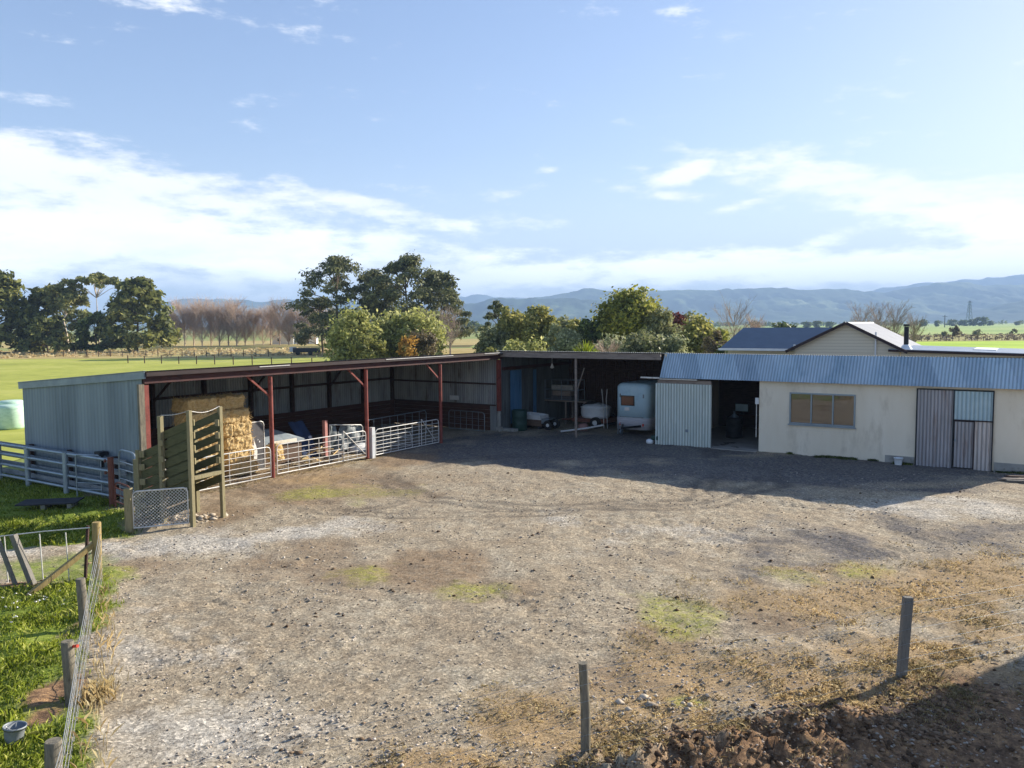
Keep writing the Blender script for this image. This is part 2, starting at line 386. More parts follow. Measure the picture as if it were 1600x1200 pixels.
def poly_mask(x, y, poly, soft):
    inside = np.zeros(x.shape, bool); dmin = np.full(x.shape, 1e9)
    n = len(poly)
    for i in range(n):
        x0, y0 = poly[i]; x1, y1 = poly[(i + 1) % n]
        c = ((y0 > y) != (y1 > y))
        with np.errstate(divide='ignore', invalid='ignore'):
            xi = (x1 - x0) * (y - y0) / ((y1 - y0) if y1 != y0 else 1e-9) + x0
        inside ^= c & (x < xi)
        dx, dy = x1 - x0, y1 - y0
        t = np.clip(((x - x0) * dx + (y - y0) * dy) / (dx * dx + dy * dy), 0, 1)
        dmin = np.minimum(dmin, np.hypot(x - x0 - t * dx, y - y0 - t * dy))
    sd = np.where(inside, dmin, -dmin)
    w = sd + (fbm(x * 1.1, y * 1.1, 4, 5) - .5) * 1.1
    return np.clip(w / soft + .5, 0, 1)
def blobs(x, y, lst, seed):
    s = np.zeros(x.shape)
    n1 = fbm(x * .9, y * .9, 5, seed)
    for (cx, cy, rx, ry, w) in lst:
        d = ((x - cx) / rx) ** 2 + ((y - cy) / ry) ** 2
        s = np.maximum(s, w * np.exp(-d * .8))
    return np.clip(s * 1.5 + (n1 - .5) * 1.5 * (s > .03) - .12, 0, 1)

def near_w(x, y):
    return np.clip((46 - y) / 8, 0, 1) * np.clip((x + 24) / 6, 0, 1) * np.clip((34 - x) / 6, 0, 1)
def mound_d(x, y):
    x0, y0, x1, y1 = 1.1, 8.75, 4.2, 9.85
    dx, dy = x1 - x0, y1 - y0
    t = np.clip(((x - x0) * dx + (y - y0) * dy) / (dx * dx + dy * dy), 0, 1)
    return np.hypot(x - x0 - t * dx, y - y0 - t * dy)
def hgt(x, y):
    x = np.asarray(x, float); y = np.asarray(y, float)
    w = near_w(x, y)
    h = (fbm(x * .35, y * .35, 3, 1) - .5) * .10 + (fbm(x * 1.6, y * 1.6, 4, 2) - .5) * .09
    scuff = np.abs(fbm(x * 2.2, y * 3.4, 3, 16) - .5) * 2
    h = h - .05 * np.clip(.12 - scuff, 0, 1) / .12 * np.clip(fbm(x * .4, y * .4, 2, 18) * 3 - 1.2, 0, 1)
    fine = (fbm(x * 6, y * 6, 3, 3) - .5) * .035
    m = np.exp(-(mound_d(x, y) / .5) ** 2)
    clod = np.abs(fbm(x * 3.1, y * 3.1, 4, 11) - .5) * 2
    clod2 = np.abs(fbm(x * 8.5, y * 8.5, 3, 15) - .5) * 2
    h = h + fine + m * (.10 + .42 * np.minimum(clod, .45) + .22 * clod2)
    bare = np.clip((9.8 + .38 * (x - 3.5) - y) / 2, 0, 1) * np.clip((x - 1.5) / 1.5, 0, 1)
    h = h + bare * ((fbm(x * 2.2, y * 2.2, 4, 12) - .5) * .34 - .08)
    str_ = np.clip((15.5 - y + .1 * x) / 3, 0, 1) * np.clip((x + .5) / 2, 0, 1)
    h = h + str_ * (fbm(x * 2.6, y * 2.6, 3, 13) - .5) * .10
    g = poly_mask(x, y, GRASS_NEAR, 1.2)
    h = h + g * ((fbm(x * 1.2, y * 1.2, 3, 14) - .45) * .22 + .04)
    return h * w

def hz(x, y):
    return float(hgt(np.array([x]), np.array([y]))[0])

def axis_lines(segs):
    out = []
    for a, b, s in segs:
        out += list(np.arange(a, b - 1e-6, s))
    return out
far = lambda a, n, k: list(a * np.power(k, np.arange(1, n + 1)))
xs = np.array(sorted([-26 - v for v in far(1.2, 34, 1.29)] + axis_lines([(-26, -14, .3), (-14, -10.5, .14), (-10.5, 10.5, .075), (10.5, 16, .14), (16, 30, .3)]) + [30 + v for v in far(1.2, 34, 1.29)]))
ys = np.array(sorted([-400., -250., -150., -90., -55.] + axis_lines([(-30, 0, 3), (0, 8.4, .6), (8.4, 17, .065), (17, 27, .11), (27, 50, .25)]) + [50 + v for v in far(1.2, 35, 1.29)]))
ys = ys[ys < 9000]; xs = xs[np.abs(xs) < 9000]
GX, GY = np.meshgrid(xs, ys)
GZ = hgt(GX, GY)
V = np.stack([GX, GY, GZ], -1).reshape(-1, 3)
nx, ny = len(xs), len(ys)
ii, jj = np.meshgrid(np.arange(nx - 1), np.arange(ny - 1))
a = (jj * nx + ii).ravel()
F = np.stack([a, a + 1, a + nx + 1, a + nx], -1)

def masks(x, y):
    g1 = poly_mask(x, y, GRASS_NEAR, .5); g2 = poly_mask(x, y, GRASS_YARD, .5); g3 = poly_mask(x, y, GRASS_TRACKSIDE, .8) * .6
    bare = blobs(x, y, BARE, 31)
    grass = np.clip(np.maximum(np.maximum(g1, g2), g3) - bare * .9, 0, 1)
    yard = np.clip((50 - y) / 3, 0, 1) * np.clip((x + 19) / 4, 0, 1) * np.clip((40 - x) / 4, 0, 1)
    tint = {'dirt': blobs(x, y, DIRT, 21), 'straw': blobs(x, y, STRAW, 22), 'dark': blobs(x, y, DARKG_SHADE, 23), 'moss': blobs(x, y, MOSS, 24), 'light': blobs(x, y, LIGHTG, 25)}
    lower = np.clip((9.9 + .38 * (x - 3.5) - y) / .5, 0, 1) * np.clip((x - 1.) / .8, 0, 1)
    bare = np.maximum(bare, lower)
    # curved wheel tracks in the loose gravel
    tr = np.zeros(x.shape)
    for (cx, cy, rx, ry, w) in ((-5.2, 24.7, 1.9, 2.2, .07), (-5.2, 24.7, 2.15, 2.6, .05), (2.4, 27.2, 6.4, 4.4, .03), (2.4, 27.2, 6.9, 5.0, .03), (-1.2, 30.9, 9.5, 8.6, .016), (-1.2, 30.9, 9.9, 9.3, .016)):
        r = np.sqrt(((x - cx) / rx) ** 2 + ((y - cy) / ry) ** 2) + (fbm(x * .4, y * .4, 3, 40) - .5) * .25
        tr = np.maximum(tr, np.exp(-((r - 1) / w) ** 2) * np.clip(fbm(x * .5, y * .5, 3, 41) * 3.2 - .8, 0, 1))
    return yard, grass, bare, tint, tr
yard, grass, bare, tint, tr = masks(GX, GY)
def set_attr(me, name, r, g, b):
    at = me.color_attributes.new(name, 'FLOAT_COLOR', 'POINT')
    arr = np.ones((r.size, 4), np.float32)
    arr[:, 0] = r.ravel(); arr[:, 1] = g.ravel(); arr[:, 2] = b.ravel()
    at.data.foreach_set('color', arr.ravel())

def ground_mat():
    m, nt, b = nodes_of('farmyard_ground')
    vec = mapping(nt)
    def attr(n):
        a = N(nt, 'ShaderNodeAttribute'); a.attribute_name = n
        s = N(nt, 'ShaderNodeSeparateColor'); nt.links.new(a.outputs['Color'], s.inputs[0]); return s.outputs
    A = attr('zone_a'); B = attr('zone_b'); C = attr('zone_c')
    n_big = noise(nt, vec, .5, 6, .65); n_mid = noise(nt, vec, 3.2, 6, .7); n_fine = noise(nt, vec, 26, 5, .8)
    vor = N(nt, 'ShaderNodeTexVoronoi'); vor.inputs['Scale'].default_value = 26; nt.links.new(vec, vor.inputs['Vector'])
    vsep = N(nt, 'ShaderNodeSeparateColor'); nt.links.new(vor.outputs['Color'], vsep.inputs[0])
    gravel = ramp(nt, n_mid, [(.3, lin('#867a68')), (.5, lin('#aa9e88')), (.7, lin('#bab09a'))])
    gravel = mix(nt, ramp(nt, n_big, [(.38, (0, 0, 0)), (.62, (.75, .75, .75))]), gravel, lin('#9c8c74'))
    speck = ramp(nt, vsep.outputs[0], [(0., (.34, .34, .35)), (.35, (.80, .80, .80)), (.8, (1.1, 1.1, 1.1)), (1., (1.9, 1.88, 1.84))])
    gravel = mix(nt, .62, gravel, speck, 'MULTIPLY')
    fine = ramp(nt, n_fine, [(.34, (.42, .42, .42)), (.5, (1, 1, 1)), (.68, (1.5, 1.48, 1.45))])
    gravel = mix(nt, .66, gravel, fine, 'MULTIPLY')
    def nf(ch, sharp=.25):   # break the zone's edge up with noise
        s = math_(nt, 'ADD', ch, math_(nt, 'MULTIPLY', math_(nt, 'SUBTRACT', n_mid, .5), .9))
        return math_(nt, 'MULTIPLY', math_(nt, 'SMOOTHSTEP' if False else 'MULTIPLY', math_(nt, 'SUBTRACT', s, .22, clamp=True), 1.9, clamp=True), 1., clamp=True)
    brk = ramp(nt, noise(nt, vec, 7, 7, .75), [(.40, (.15, .15, .15)), (.60, (1, 1, 1))])
    light = mix(nt, .8, ramp(nt, n_fine, [(.3, lin('#a49c8e')), (.7, lin('#cec6b6'))]), speck, 'MULTIPLY')
    dark = mix(nt, .5, ramp(nt, n_fine, [(.3, lin('#3a3a3d')), (.7, lin('#64646a'))]), speck, 'MULTIPLY')  # dark gravel colour, also painting deeper shade in front of the workshop
    dirt = mix(nt, .6, ramp(nt, noise(nt, vec, 9, 6, .7), [(.3, lin('#665644')), (.55, lin('#907a60')), (.75, lin('#b29c7a'))]), fine, 'MULTIPLY')
    straw = mix(nt, .5, ramp(nt, noise(nt, mapping(nt, (2.2, 6, 1), (0, 0, .5)), 7, 6, .75), [(.3, lin('#66563f')), (.5, lin('#a08866')), (.72, lin('#ceb68e'))]), fine, 'MULTIPLY')
    moss = mix(nt, .5, ramp(nt, noise(nt, vec, 8, 5, .7), [(.3, lin('#747038')), (.65, lin('#b0b050'))]), fine, 'MULTIPLY')
    soil = mix(nt, .6, ramp(nt, noise(nt, vec, 6, 7, .75), [(.3, lin('#45372c')), (.5, lin('#826850')), (.72, lin('#c09a6e'))]), fine, 'MULTIPLY')
    turf = ramp(nt, noise(nt, vec, 4, 6, .7), [(.3, lin('#5a6a28')), (.52, lin('#7c8c36')), (.72, lin('#9ca250'))])
    col = mix(nt, nf(C[1]), gravel, light)
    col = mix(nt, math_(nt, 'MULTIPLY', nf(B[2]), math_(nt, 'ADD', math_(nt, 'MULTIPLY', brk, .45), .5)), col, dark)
    col = mix(nt, math_(nt, 'MULTIPLY', nf(A[2]), math_(nt, 'ADD', math_(nt, 'MULTIPLY', brk, .5), .45)), col, dirt)
    col = mix(nt, nf(B[0]), col, straw)
    col = mix(nt, math_(nt, 'MULTIPLY', nf(B[1]), math_(nt, 'ADD', math_(nt, 'MULTIPLY', brk, .75), .1)), col, moss)
    col = mix(nt, math_(nt, 'MULTIPLY', C[2], .5), col, lin('#4a4541'))
    col = mix(nt, nf(C[0]), col, soil)
    col = mix(nt, nf(A[1]), col, turf)
    # open paddocks away from the yard
    vecw = mapping(nt, (1, 1, 1))
    pad = ramp(nt, noise(nt, vecw, .012, 5, .6), [(.35, lin('#7d8a4c')), (.5, lin('#8b9656')), (.65, lin('#a39a62'))])
    pad = mix(nt, .5, pad, ramp(nt, noise(nt, vecw, .6, 6, .7), [(.3, (.7, .7, .7)), (.7, (1.2, 1.2, 1.15))]), 'MULTIPLY')
    col = mix(nt, A[0], pad, col)
    nt.links.new(col, b.inputs['Base Color']); b.inputs['Roughness'].default_value = .95; b.inputs['Specular IOR Level'].default_value = .15
    hb = math_(nt, 'ADD', math_(nt, 'MULTIPLY', n_fine, .8), math_(nt, 'MULTIPLY', vsep.outputs[1], .35))
    bump(nt, b, math_(nt, 'ADD', hb, n_mid), .75, .035)
    return m
ground = np_mesh('ground', V, F, ground_mat(), smooth=True)
tag(ground, kind='structure')
ground.data.vertices.foreach_set('co', np.stack([GX, GY, GZ - .02 * tr], -1).astype(np.float32).ravel())
set_attr(ground.data, 'zone_a', yard, grass, tint['dirt'])
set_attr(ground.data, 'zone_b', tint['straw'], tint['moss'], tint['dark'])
set_attr(ground.data, 'zone_c', bare, tint['light'], tr)

def field_mat(name, a, b_, c, s=.05, speck=.8):
    m, nt, b = nodes_of(name)
    vec = mapping(nt)
    col = ramp(nt, noise(nt, vec, s, 6, .65), [(.35, lin(a)), (.5, lin(b_)), (.68, lin(c))])
    col = mix(nt, .6, col, ramp(nt, noise(nt, vec, speck, 5, .7), [(.3, (.72, .74, .7)), (.7, (1.2, 1.18, 1.1))]), 'MULTIPLY')
    nt.links.new(col, b.inputs['Base Color']); b.inputs['Roughness'].default_value = .95
    b.inputs['Specular IOR Level'].default_value = .1
    return m
def sheet(name, pts, z, m):
    mb = MB(); mb.quadxy(pts, z)
    return tag(mb.build(name, m), kind='structure')
F_green = field_mat('lush_pasture', '#949a4a', '#a8ac54', '#bab86a', .05)
F_bright = field_mat('bright_pasture', '#8fae2c', '#a2be34', '#b4c845', .03)
F_straw = field_mat('dry_pasture', '#a5925e', '#b8a672', '#94935a', .05)
F_tree_shadow = field_mat('tree_shadow_pasture', '#5c5636', '#6f6842', '#7a7448', .06)  # darkened pasture colour standing in for the trees' cast shadow
F_pale = field_mat('pale_far_pasture', '#7f9a50', '#93aa5e', '#a3a868', .008, .1)
sheet('pasture_beside_shed', [(-190, 22), (-19.5, 30), (-21, 50), (30, 55), (40, 133), (-200, 138)], .02, F_green)
sheet('dry_grass_field', [(-260, 139), (60, 134), (60, 182), (-260, 192)], .025, F_straw)
sheet('tree_shadow_band', [(-92, 193), (-60, 190), (-10, 190), (-10, 212), (-92, 208)], .03, F_tree_shadow)  # shadow band of the trees, painted as a dark sheet
sheet('dry_far_field', [(-300, 214), (60, 212), (60, 300), (-300, 300)], .025, F_straw)
sheet('bright_green_paddock', [(36, 60), (260, 60), (330, 222), (95, 214)], .025, F_bright)
sheet('rough_strip', [(95, 216), (330, 224), (420, 330), (120, 330)], .03, field_mat('weedy_strip', '#8a8a4a', '#9c9456', '#7a7a40', .06))
sheet('far_pasture', [(150, 335), (520, 335), (1800, 2300), (500, 2300)], .04, F_pale)

# ------------------------------------------------------------------ far hills
def hills(name, D, depth, prof, m, seed, gully=.6):
    u = np.linspace(-500, 2100, 520)
    top = np.interp(u, [p[0] for p in prof], [p[1] for p in prof])
    z_ = np.zeros_like(u)
    top = top + (fbm(u / 30, z_, 3, seed + 40) - .5) * 7 + (fbm(u / 9, z_, 2, seed + 41) - .5) * 2.5
    H0 = (513.6 - .007 * u - top) / 1250 * D + 5.2
    H0 = np.maximum(H0, 0)
    X = (u - 800) / 1250 * D
    rows = 46
    P = np.zeros((rows, len(u), 3))
    for j in range(rows):
        t = j / (rows - 9)
        yy = D - depth * (1 - t)
        n = fbm(X / (D * .022), np.full_like(X, yy / (D * .05)), 5, seed)
        ridge = 1 - 2 * np.abs(n - .5)
        if t <= 1:
            f = t ** 1.25
            k = 1 - gully * (1 - ridge) * 1.6 * (1 - t) ** .35 * min(1, t * 4)
        else:
            f = max(0, 1 - (t - 1) * 4); k = np.ones_like(X)
        P[j, :, 0] = X; P[j, :, 1] = yy
        rough = (fbm(X / (D * .006), np.full_like(X, yy / (D * .006)), 3, seed + 9) - .5) * .05 * D * .05
        P[j, :, 2] = H0 * f * k + rough * min(1, H0.max() / 60) * min(1, t * 3) * (H0 > 12) * .35 - 2
    nv = len(u)
    ii, jj = np.meshgrid(np.arange(nv - 1), np.arange(rows - 1))
    a = (jj * nv + ii).ravel()
    o = np_mesh(name, P.reshape(-1, 3), np.stack([a, a + 1, a + nv + 1, a + nv], -1), m, smooth=True)
    return tag(o, kind='structure')
def hill_mat(name, a, b_, c, s):
    m, nt, b = nodes_of(name)
    vec = mapping(nt)
    col = ramp(nt, noise(nt, vec, s, 7, .65), [(.38, lin(a)), (.56, lin(b_)), (.68, lin(c))])
    nt.links.new(col, b.inputs['Base Color']); b.inputs['Roughness'].default_value = .95; b.inputs['Specular IOR Level'].default_value = .05
    return m
HM = hill_mat('bush_covered_hill', '#2a3a2c', '#3f5238', '#8b9468', .0024)
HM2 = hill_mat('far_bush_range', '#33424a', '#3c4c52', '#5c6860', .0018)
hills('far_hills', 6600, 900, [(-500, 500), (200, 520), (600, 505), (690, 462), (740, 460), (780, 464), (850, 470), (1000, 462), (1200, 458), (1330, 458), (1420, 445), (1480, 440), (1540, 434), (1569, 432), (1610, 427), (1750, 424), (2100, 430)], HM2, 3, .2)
hills('hills', 5000, 1500, [(-500, 480), (0, 492), (200, 488), (245, 475), (290, 468), (360, 466), (400, 472), (445, 469), (480, 468), (560, 474), (640, 478), (700, 480), (760, 474), (811, 470), (857, 464), (910, 452), (956, 455), (1000, 456), (1045, 453), (1116, 451), (1160, 452), (1216, 449), (1255, 451), (1294, 450.6), (1340, 454), (1381, 457), (1420, 449), (1459, 442), (1503, 441), (1537, 444), (1600, 446), (1700, 440), (2100, 450)], HM, 5)
hills('near_hills', 3700, 800, [(-500, 520), (650, 520), (690, 480), (720, 474), (770, 467), (811, 464), (860, 466), (899, 466), (948, 473), (1000, 488), (1060, 498), (1150, 502), (1420, 505), (1490, 491), (1537, 480), (1600, 469), (1700, 460), (2100, 470)], HM, 8)

# ------------------------------------------------------------------ foliage
def leaf_cloud(centers, radii, n_per, size, squash=1., up=0., r_in=.45, aspect=.6, seed=0, droop=0.):
    g = np.random.default_rng(seed)
    C = np.repeat(np.asarray(centers, float), n_per, 0); Rr = np.repeat(np.asarray(radii, float), n_per)
    n = len(C)
    d = g.normal(size=(n, 3)); d /= np.linalg.norm(d, axis=1)[:, None]
    rad = Rr * (r_in + (1 - r_in) * g.random(n) ** .7) * (1 + .18 * g.normal(size=n))
    off = d * rad[:, None]; off[:, 2] *= squash
    P = C + off
    P[:, 2] -= droop * np.hypot(off[:, 0], off[:, 1]) ** 2
    nr = d * .7 + g.normal(size=(n, 3)) * .7; nr[:, 2] += up; nr /= np.linalg.norm(nr, axis=1)[:, None]
    t = g.normal(size=(n, 3)); t -= nr * np.sum(t * nr, 1)[:, None]; t /= np.linalg.norm(t, axis=1)[:, None]
    b = np.cross(nr, t)
    s = size * (.55 + .9 * g.random(n))
    t *= s[:, None]; b *= (s * aspect)[:, None]
    V = np.stack([P - t, P - b * .9 + t * .1, P + t, P + b * .9 + t * .1], 1).reshape(-1, 3)
    F = np.arange(4 * n).reshape(-1, 4)
    return V, F

def shell(c, r, n, seed, low=-.6, fill=.25):
    g = np.random.default_rng(seed)
    out = []
    while len(out) < n:
        d = g.normal(size=3); d /= np.linalg.norm(d)
        if d[2] < low: continue
        k = (fill + (1 - fill) * g.random() ** .5) * .85
        out.append((c[0] + d[0] * r[0] * k, c[1] + d[1] * r[1] * k, c[2] + d[2] * r[2] * k))
    return np.array(out)

def limbs(mb, base, tops, r0, g, fork=.35):
    """trunk from base with curved limbs to each point of tops"""
    base = Vector(base)
    hi = max(t[2] for t in tops)
    cx = sum(t[0] for t in tops) / len(tops); cy = sum(t[1] for t in tops) / len(tops)
    crown = Vector((base.x + (cx - base.x) * .6, base.y + (cy - base.y) * .6, base.z + (hi - base.z) * .72))
    f = base + (crown - base) * fork
    mb.tube([base - Vector((0, 0, .2)), base + (f - base) * .15, f, (f + crown) / 2 + Vector((g.normal() * r0, g.normal() * r0, 0)), crown], [r0 * 1.35, r0, r0 * .85, r0 * .6, r0 * .25], 8)
    for t in tops:
        t = Vector(t)
        s = f + (crown - f) * max(0, min(.95, (t.z - f.z) / max(.1, crown.z - f.z) - .25))
        m1 = s + (t - s) * .5 + Vector((0, 0, (t - s).length * .08))
        mb.tube([s, m1, t], [r0 * .38, r0 * .24, r0 * .08], 5, False)

def tree(name, x, y, h, w, label, lm, bark='bark', cat='tree', group=None, kind='round', seed=1, leaf=.3, nc=26, per=170, z0=None, lean=0., wy=None):
    g = np.random.default_rng(seed)
    root = empty(name, (x, y, 0), 0, label, cat, group)
    wy = wy or w
    if kind == 'round':
        zb = z0 if z0 is not None else .25 * h
        cz = (h + zb) / 2
        cs = shell((lean, 0, cz), (w / 2, wy / 2, (h - zb) / 2), nc, seed)
        rad = (.10 + .17 * g.random(nc) ** 1.3) * min(w, h - zb) * .95
        V, F = leaf_cloud(cs, rad, per, leaf, .8, .35, seed=seed)
    elif kind == 'bush':
        cs = shell((0, 0, h * .45), (w / 2, wy / 2, h * .52), nc, seed, -.9)
        rad = (.09 + .19 * g.random(nc) ** 1.5) * min(w, h) * 1.05
        V, F = leaf_cloud(cs, rad, per, leaf, .9, .3, r_in=.2, seed=seed)
    elif kind == 'pine':
        # irregular flat plates of needles held on rising limbs
        cs = []; rad = []
        for k in range(nc):
            t = (k + .5) / nc
            z = h * (.2 + .78 * t)
            ww = w / 2 * (math.sin(min(1, (1 - t) * 1.5 + .12) * math.pi / 2)) * (.55 + .55 * g.random())
            an = g.random() * 2 * math.pi
            cs.append((ww * math.cos(an) + lean * t, ww * math.sin(an), z)); rad.append(w * (.085 + .075 * g.random()))
        for t in (.9, .95, 1.):
            cs.append((lean + g.normal() * w * .05, g.normal() * w * .05, h * t - .6)); rad.append(w * .09)
        cs = np.array(cs); rad = np.array(rad)
        V, F = leaf_cloud(cs, rad, per, leaf, .5, .6, r_in=.2, aspect=.42, seed=seed, droop=.02)
    elif kind == 'macrocarpa':
        cs = []; rad = []
        for k in range(nc):
            t = ((k + .5) / nc) ** 1.15
            z = h * (.10 + .86 * t)
            env = (1 - t) ** .55 * .95 + .12
            an = g.random() * 2 * math.pi; q = .35 + .65 * g.random() ** .5
            cs.append((w / 2 * env * q * math.cos(an) + lean * t, w / 2 * env * q * math.sin(an), z)); rad.append(w * (.10 + .08 * g.random()))
        cs = np.array(cs); rad = np.array(rad)
        V, F = leaf_cloud(cs, rad, per, leaf, .55, .7, r_in=.25, seed=seed, droop=.015)
    elif kind == 'umbrella':
        an = g.random(nc) * 2 * math.pi; q = np.sqrt(g.random(nc)) * w / 2
        cs = np.stack([q * np.cos(an), q * np.sin(an), h - 1.1 - 2.2 * (q / (w / 2)) ** 2 + g.normal(size=nc) * .25], -1)
        rad = np.full(nc, w * .085)
        V, F = leaf_cloud(cs, rad, per, leaf, .6, .3, seed=seed)
    elif kind == 'gum':
        cs = shell((lean, 0, h * .66), (w / 2, wy / 2, h * .34), nc, seed, -.5, .4)
        rad = (.09 + .07 * g.random(nc)) * w
        V, F = leaf_cloud(cs, rad, per, leaf, .75, .1, seed=seed)
    mb = MB()
    order = list(range(len(cs))); g.shuffle(order)
    tops = [tuple(cs[i]) for i in order[:(16 if kind in ('gum', 'umbrella', 'pine') else 9)]]
    limbs(mb, (0, 0, 0), tops, max(.09, h * (.022 if kind != 'umbrella' else .012)), g, .3 if kind != 'pine' else .15)
    mb.build('trunk', M[bark], root)
    np_mesh('crown', V, F, L[lm], root)
    return root

def bare_parts(h, w, seed, mat_, n1=26, n2=9, n3=4, r0=.16, fan=.75, low=.10):
    """leafless tree: trunk, rising limbs, branches and fine twigs"""
    g = np.random.default_rng(seed)
    tr_ = MB(); tw = MB()
    tr_.tube([(0, 0, -.2), (0, 0, h * .15), (g.normal() * .1, g.normal() * .1, h * .5), (g.normal() * .2, g.normal() * .2, h * .8)], [r0 * 1.2, r0, r0 * .6, r0 * .2], 7)
    VV = []; FF = []
    def stick(p, q, r):
        d = q - p; d /= np.linalg.norm(d)
        a = np.cross(d, (0.3, .5, .8)); a /= np.linalg.norm(a); b = np.cross(d, a)
        n = len(VV) * 6
        VV.append([p + a * r, p - a * r * .5 + b * r * .87, p - a * r * .5 - b * r * .87, q + a * r * .4, q - a * r * .2 + b * r * .35, q - a * r * .2 - b * r * .35])
        FF.extend([(n, n + 1, n + 4, n + 3), (n + 1, n + 2, n + 5, n + 4), (n + 2, n, n + 3, n + 5)])
    for i in range(n1):
        z = h * (low + (.72 - low) * g.random()); an = g.random() * 2 * math.pi
        L1 = h * (.28 + .25 * g.random()); d1 = np.array([math.cos(an) * fan * (.5 + g.random()), math.sin(an) * fan * (.5 + g.random()), 1.2]); d1 /= np.linalg.norm(d1)
        p = np.array([0, 0, z]); e = p + d1 * L1
        e[0] = np.clip(e[0], -w / 2, w / 2); e[1] = np.clip(e[1], -w / 2, w / 2); e[2] = min(e[2], h)
        stick(p, e, r0 * .32)
        for j in range(n2):
            t = .25 + .75 * g.random(); s = p + (e - p) * t
            d2 = d1 + g.normal(size=3) * .45; d2[2] = abs(d2[2]) + .25; d2 /= np.linalg.norm(d2)
            e2 = s + d2 * h * (.1 + .13 * g.random()); stick(s, e2, r0 * .13)
            for k in range(n3):
                s3 = s + (e2 - s) * (.3 + .7 * g.random()); d3 = d2 + g.normal(size=3) * .5; d3[2] += .2; d3 /= np.linalg.norm(d3)
                stick(s3, s3 + d3 * h * (.05 + .07 * g.random()), r0 * .075)
    return tr_, np.array(VV).reshape(-1, 3), np.array(FF)
def bare_tree(name, x, y, h, w, label, mat_, group=None, seed=1, cat='bare tree', **kw):
    root = empty(name, (x, y, 0), 0, label, cat, group)
    t, VV, FF = bare_parts(h, w, seed, mat_, **kw)
    t.build('trunk', M[mat_], root)
    np_mesh('branches', VV, FF, M[mat_], root)
    return root
X_ = lambda u, Y: (u - 800) / 1250 * Y      # helper: lateral metres for a bearing at distance Y

# left group (about 175 m away)
tree('macrocarpa_tree', -111, 172, 17.2, 17, 'dense dark conifer at the far left, tallest of its clump, behind the field', 'maca', kind='macrocarpa', seed=11, leaf=.62, nc=75, per=90)
tree('macrocarpa_tree', -104, 178, 14.2, 10, 'dark conifer between the far left conifer and the pale limbed gum', 'maca', kind='macrocarpa', seed=12, leaf=.6, nc=55, per=90)
tree('gum_tree', -97.6, 176, 16.4, 9.5, 'open gum tree with pale bare limbs showing, left of the umbrella shaped tree', 'gum', 'bark_pale', kind='gum', seed=13, leaf=.42, nc=46, per=64)
tree('gum_tree', -93.5, 174, 9.5, 6.5, 'shorter gum with thin pale trunks below the flat topped tree', 'gum', 'bark_pale', kind='gum', seed=14, leaf=.4, nc=20, per=55)
tree('umbrella_tree', -91.6, 178, 17.8, 10.5, 'tall tree with a flat umbrella crown on bare limbs, sky showing beneath it', 'gum', 'bark_pale', kind='umbrella', seed=15, leaf=.4, nc=38, per=55)
tree('macrocarpa_tree', -80.6, 172, 16, 14.5, 'broad conifer with upright crown at the right end of the left clump', 'maca', kind='macrocarpa', seed=16, leaf=.58, nc=70, per=90, lean=.6)
tree('macrocarpa_tree', -88.5, 171, 8.5, 9, 'low dark conifer under the flat topped tree', 'dark', kind='macrocarpa', seed=17, leaf=.5, nc=32, per=80)
tree('macrocarpa_tree', -98.5, 170, 7.5, 10, 'low spreading conifer under the pale limbed gum', 'maca', kind='macrocarpa', seed=18, leaf=.5, nc=32, per=80)
tree('shelter_conifer', X_(262, 235), 235, 11.0, 7, 'distant dark conifer at the left end of the bare poplar row', 'dark', kind='macrocarpa', seed=19, leaf=.6, nc=26, per=60)

# row of bare trees
proto = []
bt = [(276, 226, 10.6), (290, 224, 10.9), (304, 226, 10.8), (317, 223, 11.2), (331, 226, 11.0), (344, 224, 11.1), (358, 225, 11.2), (371, 223, 11.0), (384, 226, 10.6), (398, 227, 9.4), (412, 230, 9.6), (424, 228, 10.4), (438, 226, 9.8), (452, 224, 10.2), (466, 226, 9.9), (480, 224, 10.1), (494, 226, 9.6), (508, 228, 9.4)]
for i, (u, Y, hh) in enumerate(bt):
    lab = 'leafless pinkish brown tree in the row across the field beyond the long shed'
    if i < 6:
        o = bare_tree('bare_tree', X_(u, Y), Y, hh * (.9, 1.08, .97, 1.1, .92, 1.03)[i], (5.2, 7.4, 6.2, 8.0, 5.6, 6.8)[i], lab, 'twig', 'bare trees in a row across the field', 30 + i, n1=56, n2=12, n3=5, r0=.15, fan=.8, low=.02)
        proto.append((o, hh))
    else:
        src, h0 = proto[(i * 5 + 1) % 6]
        o = copy_tree(src); o.location = (X_(u, Y), Y, 0); o.rotation_euler = (0, 0, 1.7 * i); s = hh / h0 * (.9 + .2 * ((i * 7) % 5) / 4); o.scale = (s * (.85 + .1 * (i % 4)), s, s)

# the two big pines and their neighbours
tree('pine_tree', X_(530, 150), 150, 18.2, 15.5, 'big dark pine with open crown, left of the two tallest pines', 'pine', kind='pine', seed=41, leaf=.36, nc=70, per=110)
tree('pine_tree', X_(583, 156), 156, 16, 12, 'lower dark pine between the two tallest pines', 'pine', kind='pine', seed=42, leaf=.42, nc=56, per=100)
tree('pine_tree', X_(640, 150), 150, 18.2, 14.5, 'big dark dense pine, right of the two tallest pines', 'pine', kind='pine', seed=43, leaf=.38, nc=100, per=120)
tree('pine_tree', X_(688, 152), 152, 15.2, 11, 'dark pine sloping down at the right edge of the pine group', 'pine', kind='pine', seed=44, leaf=.42, nc=60, per=100)
tree('pine_tree', X_(505, 158), 158, 11, 9, 'low dark pine at the left edge of the pine group', 'pine', kind='pine', seed=45, leaf=.42, nc=30, per=90)
bare_tree('bare_shrub', X_(704, 140), 140, 7.6, 5, 'grey leafless tree below the right edge of the pine group', 'twig_grey', seed=46, n1=30, n2=10, n3=5, r0=.14)
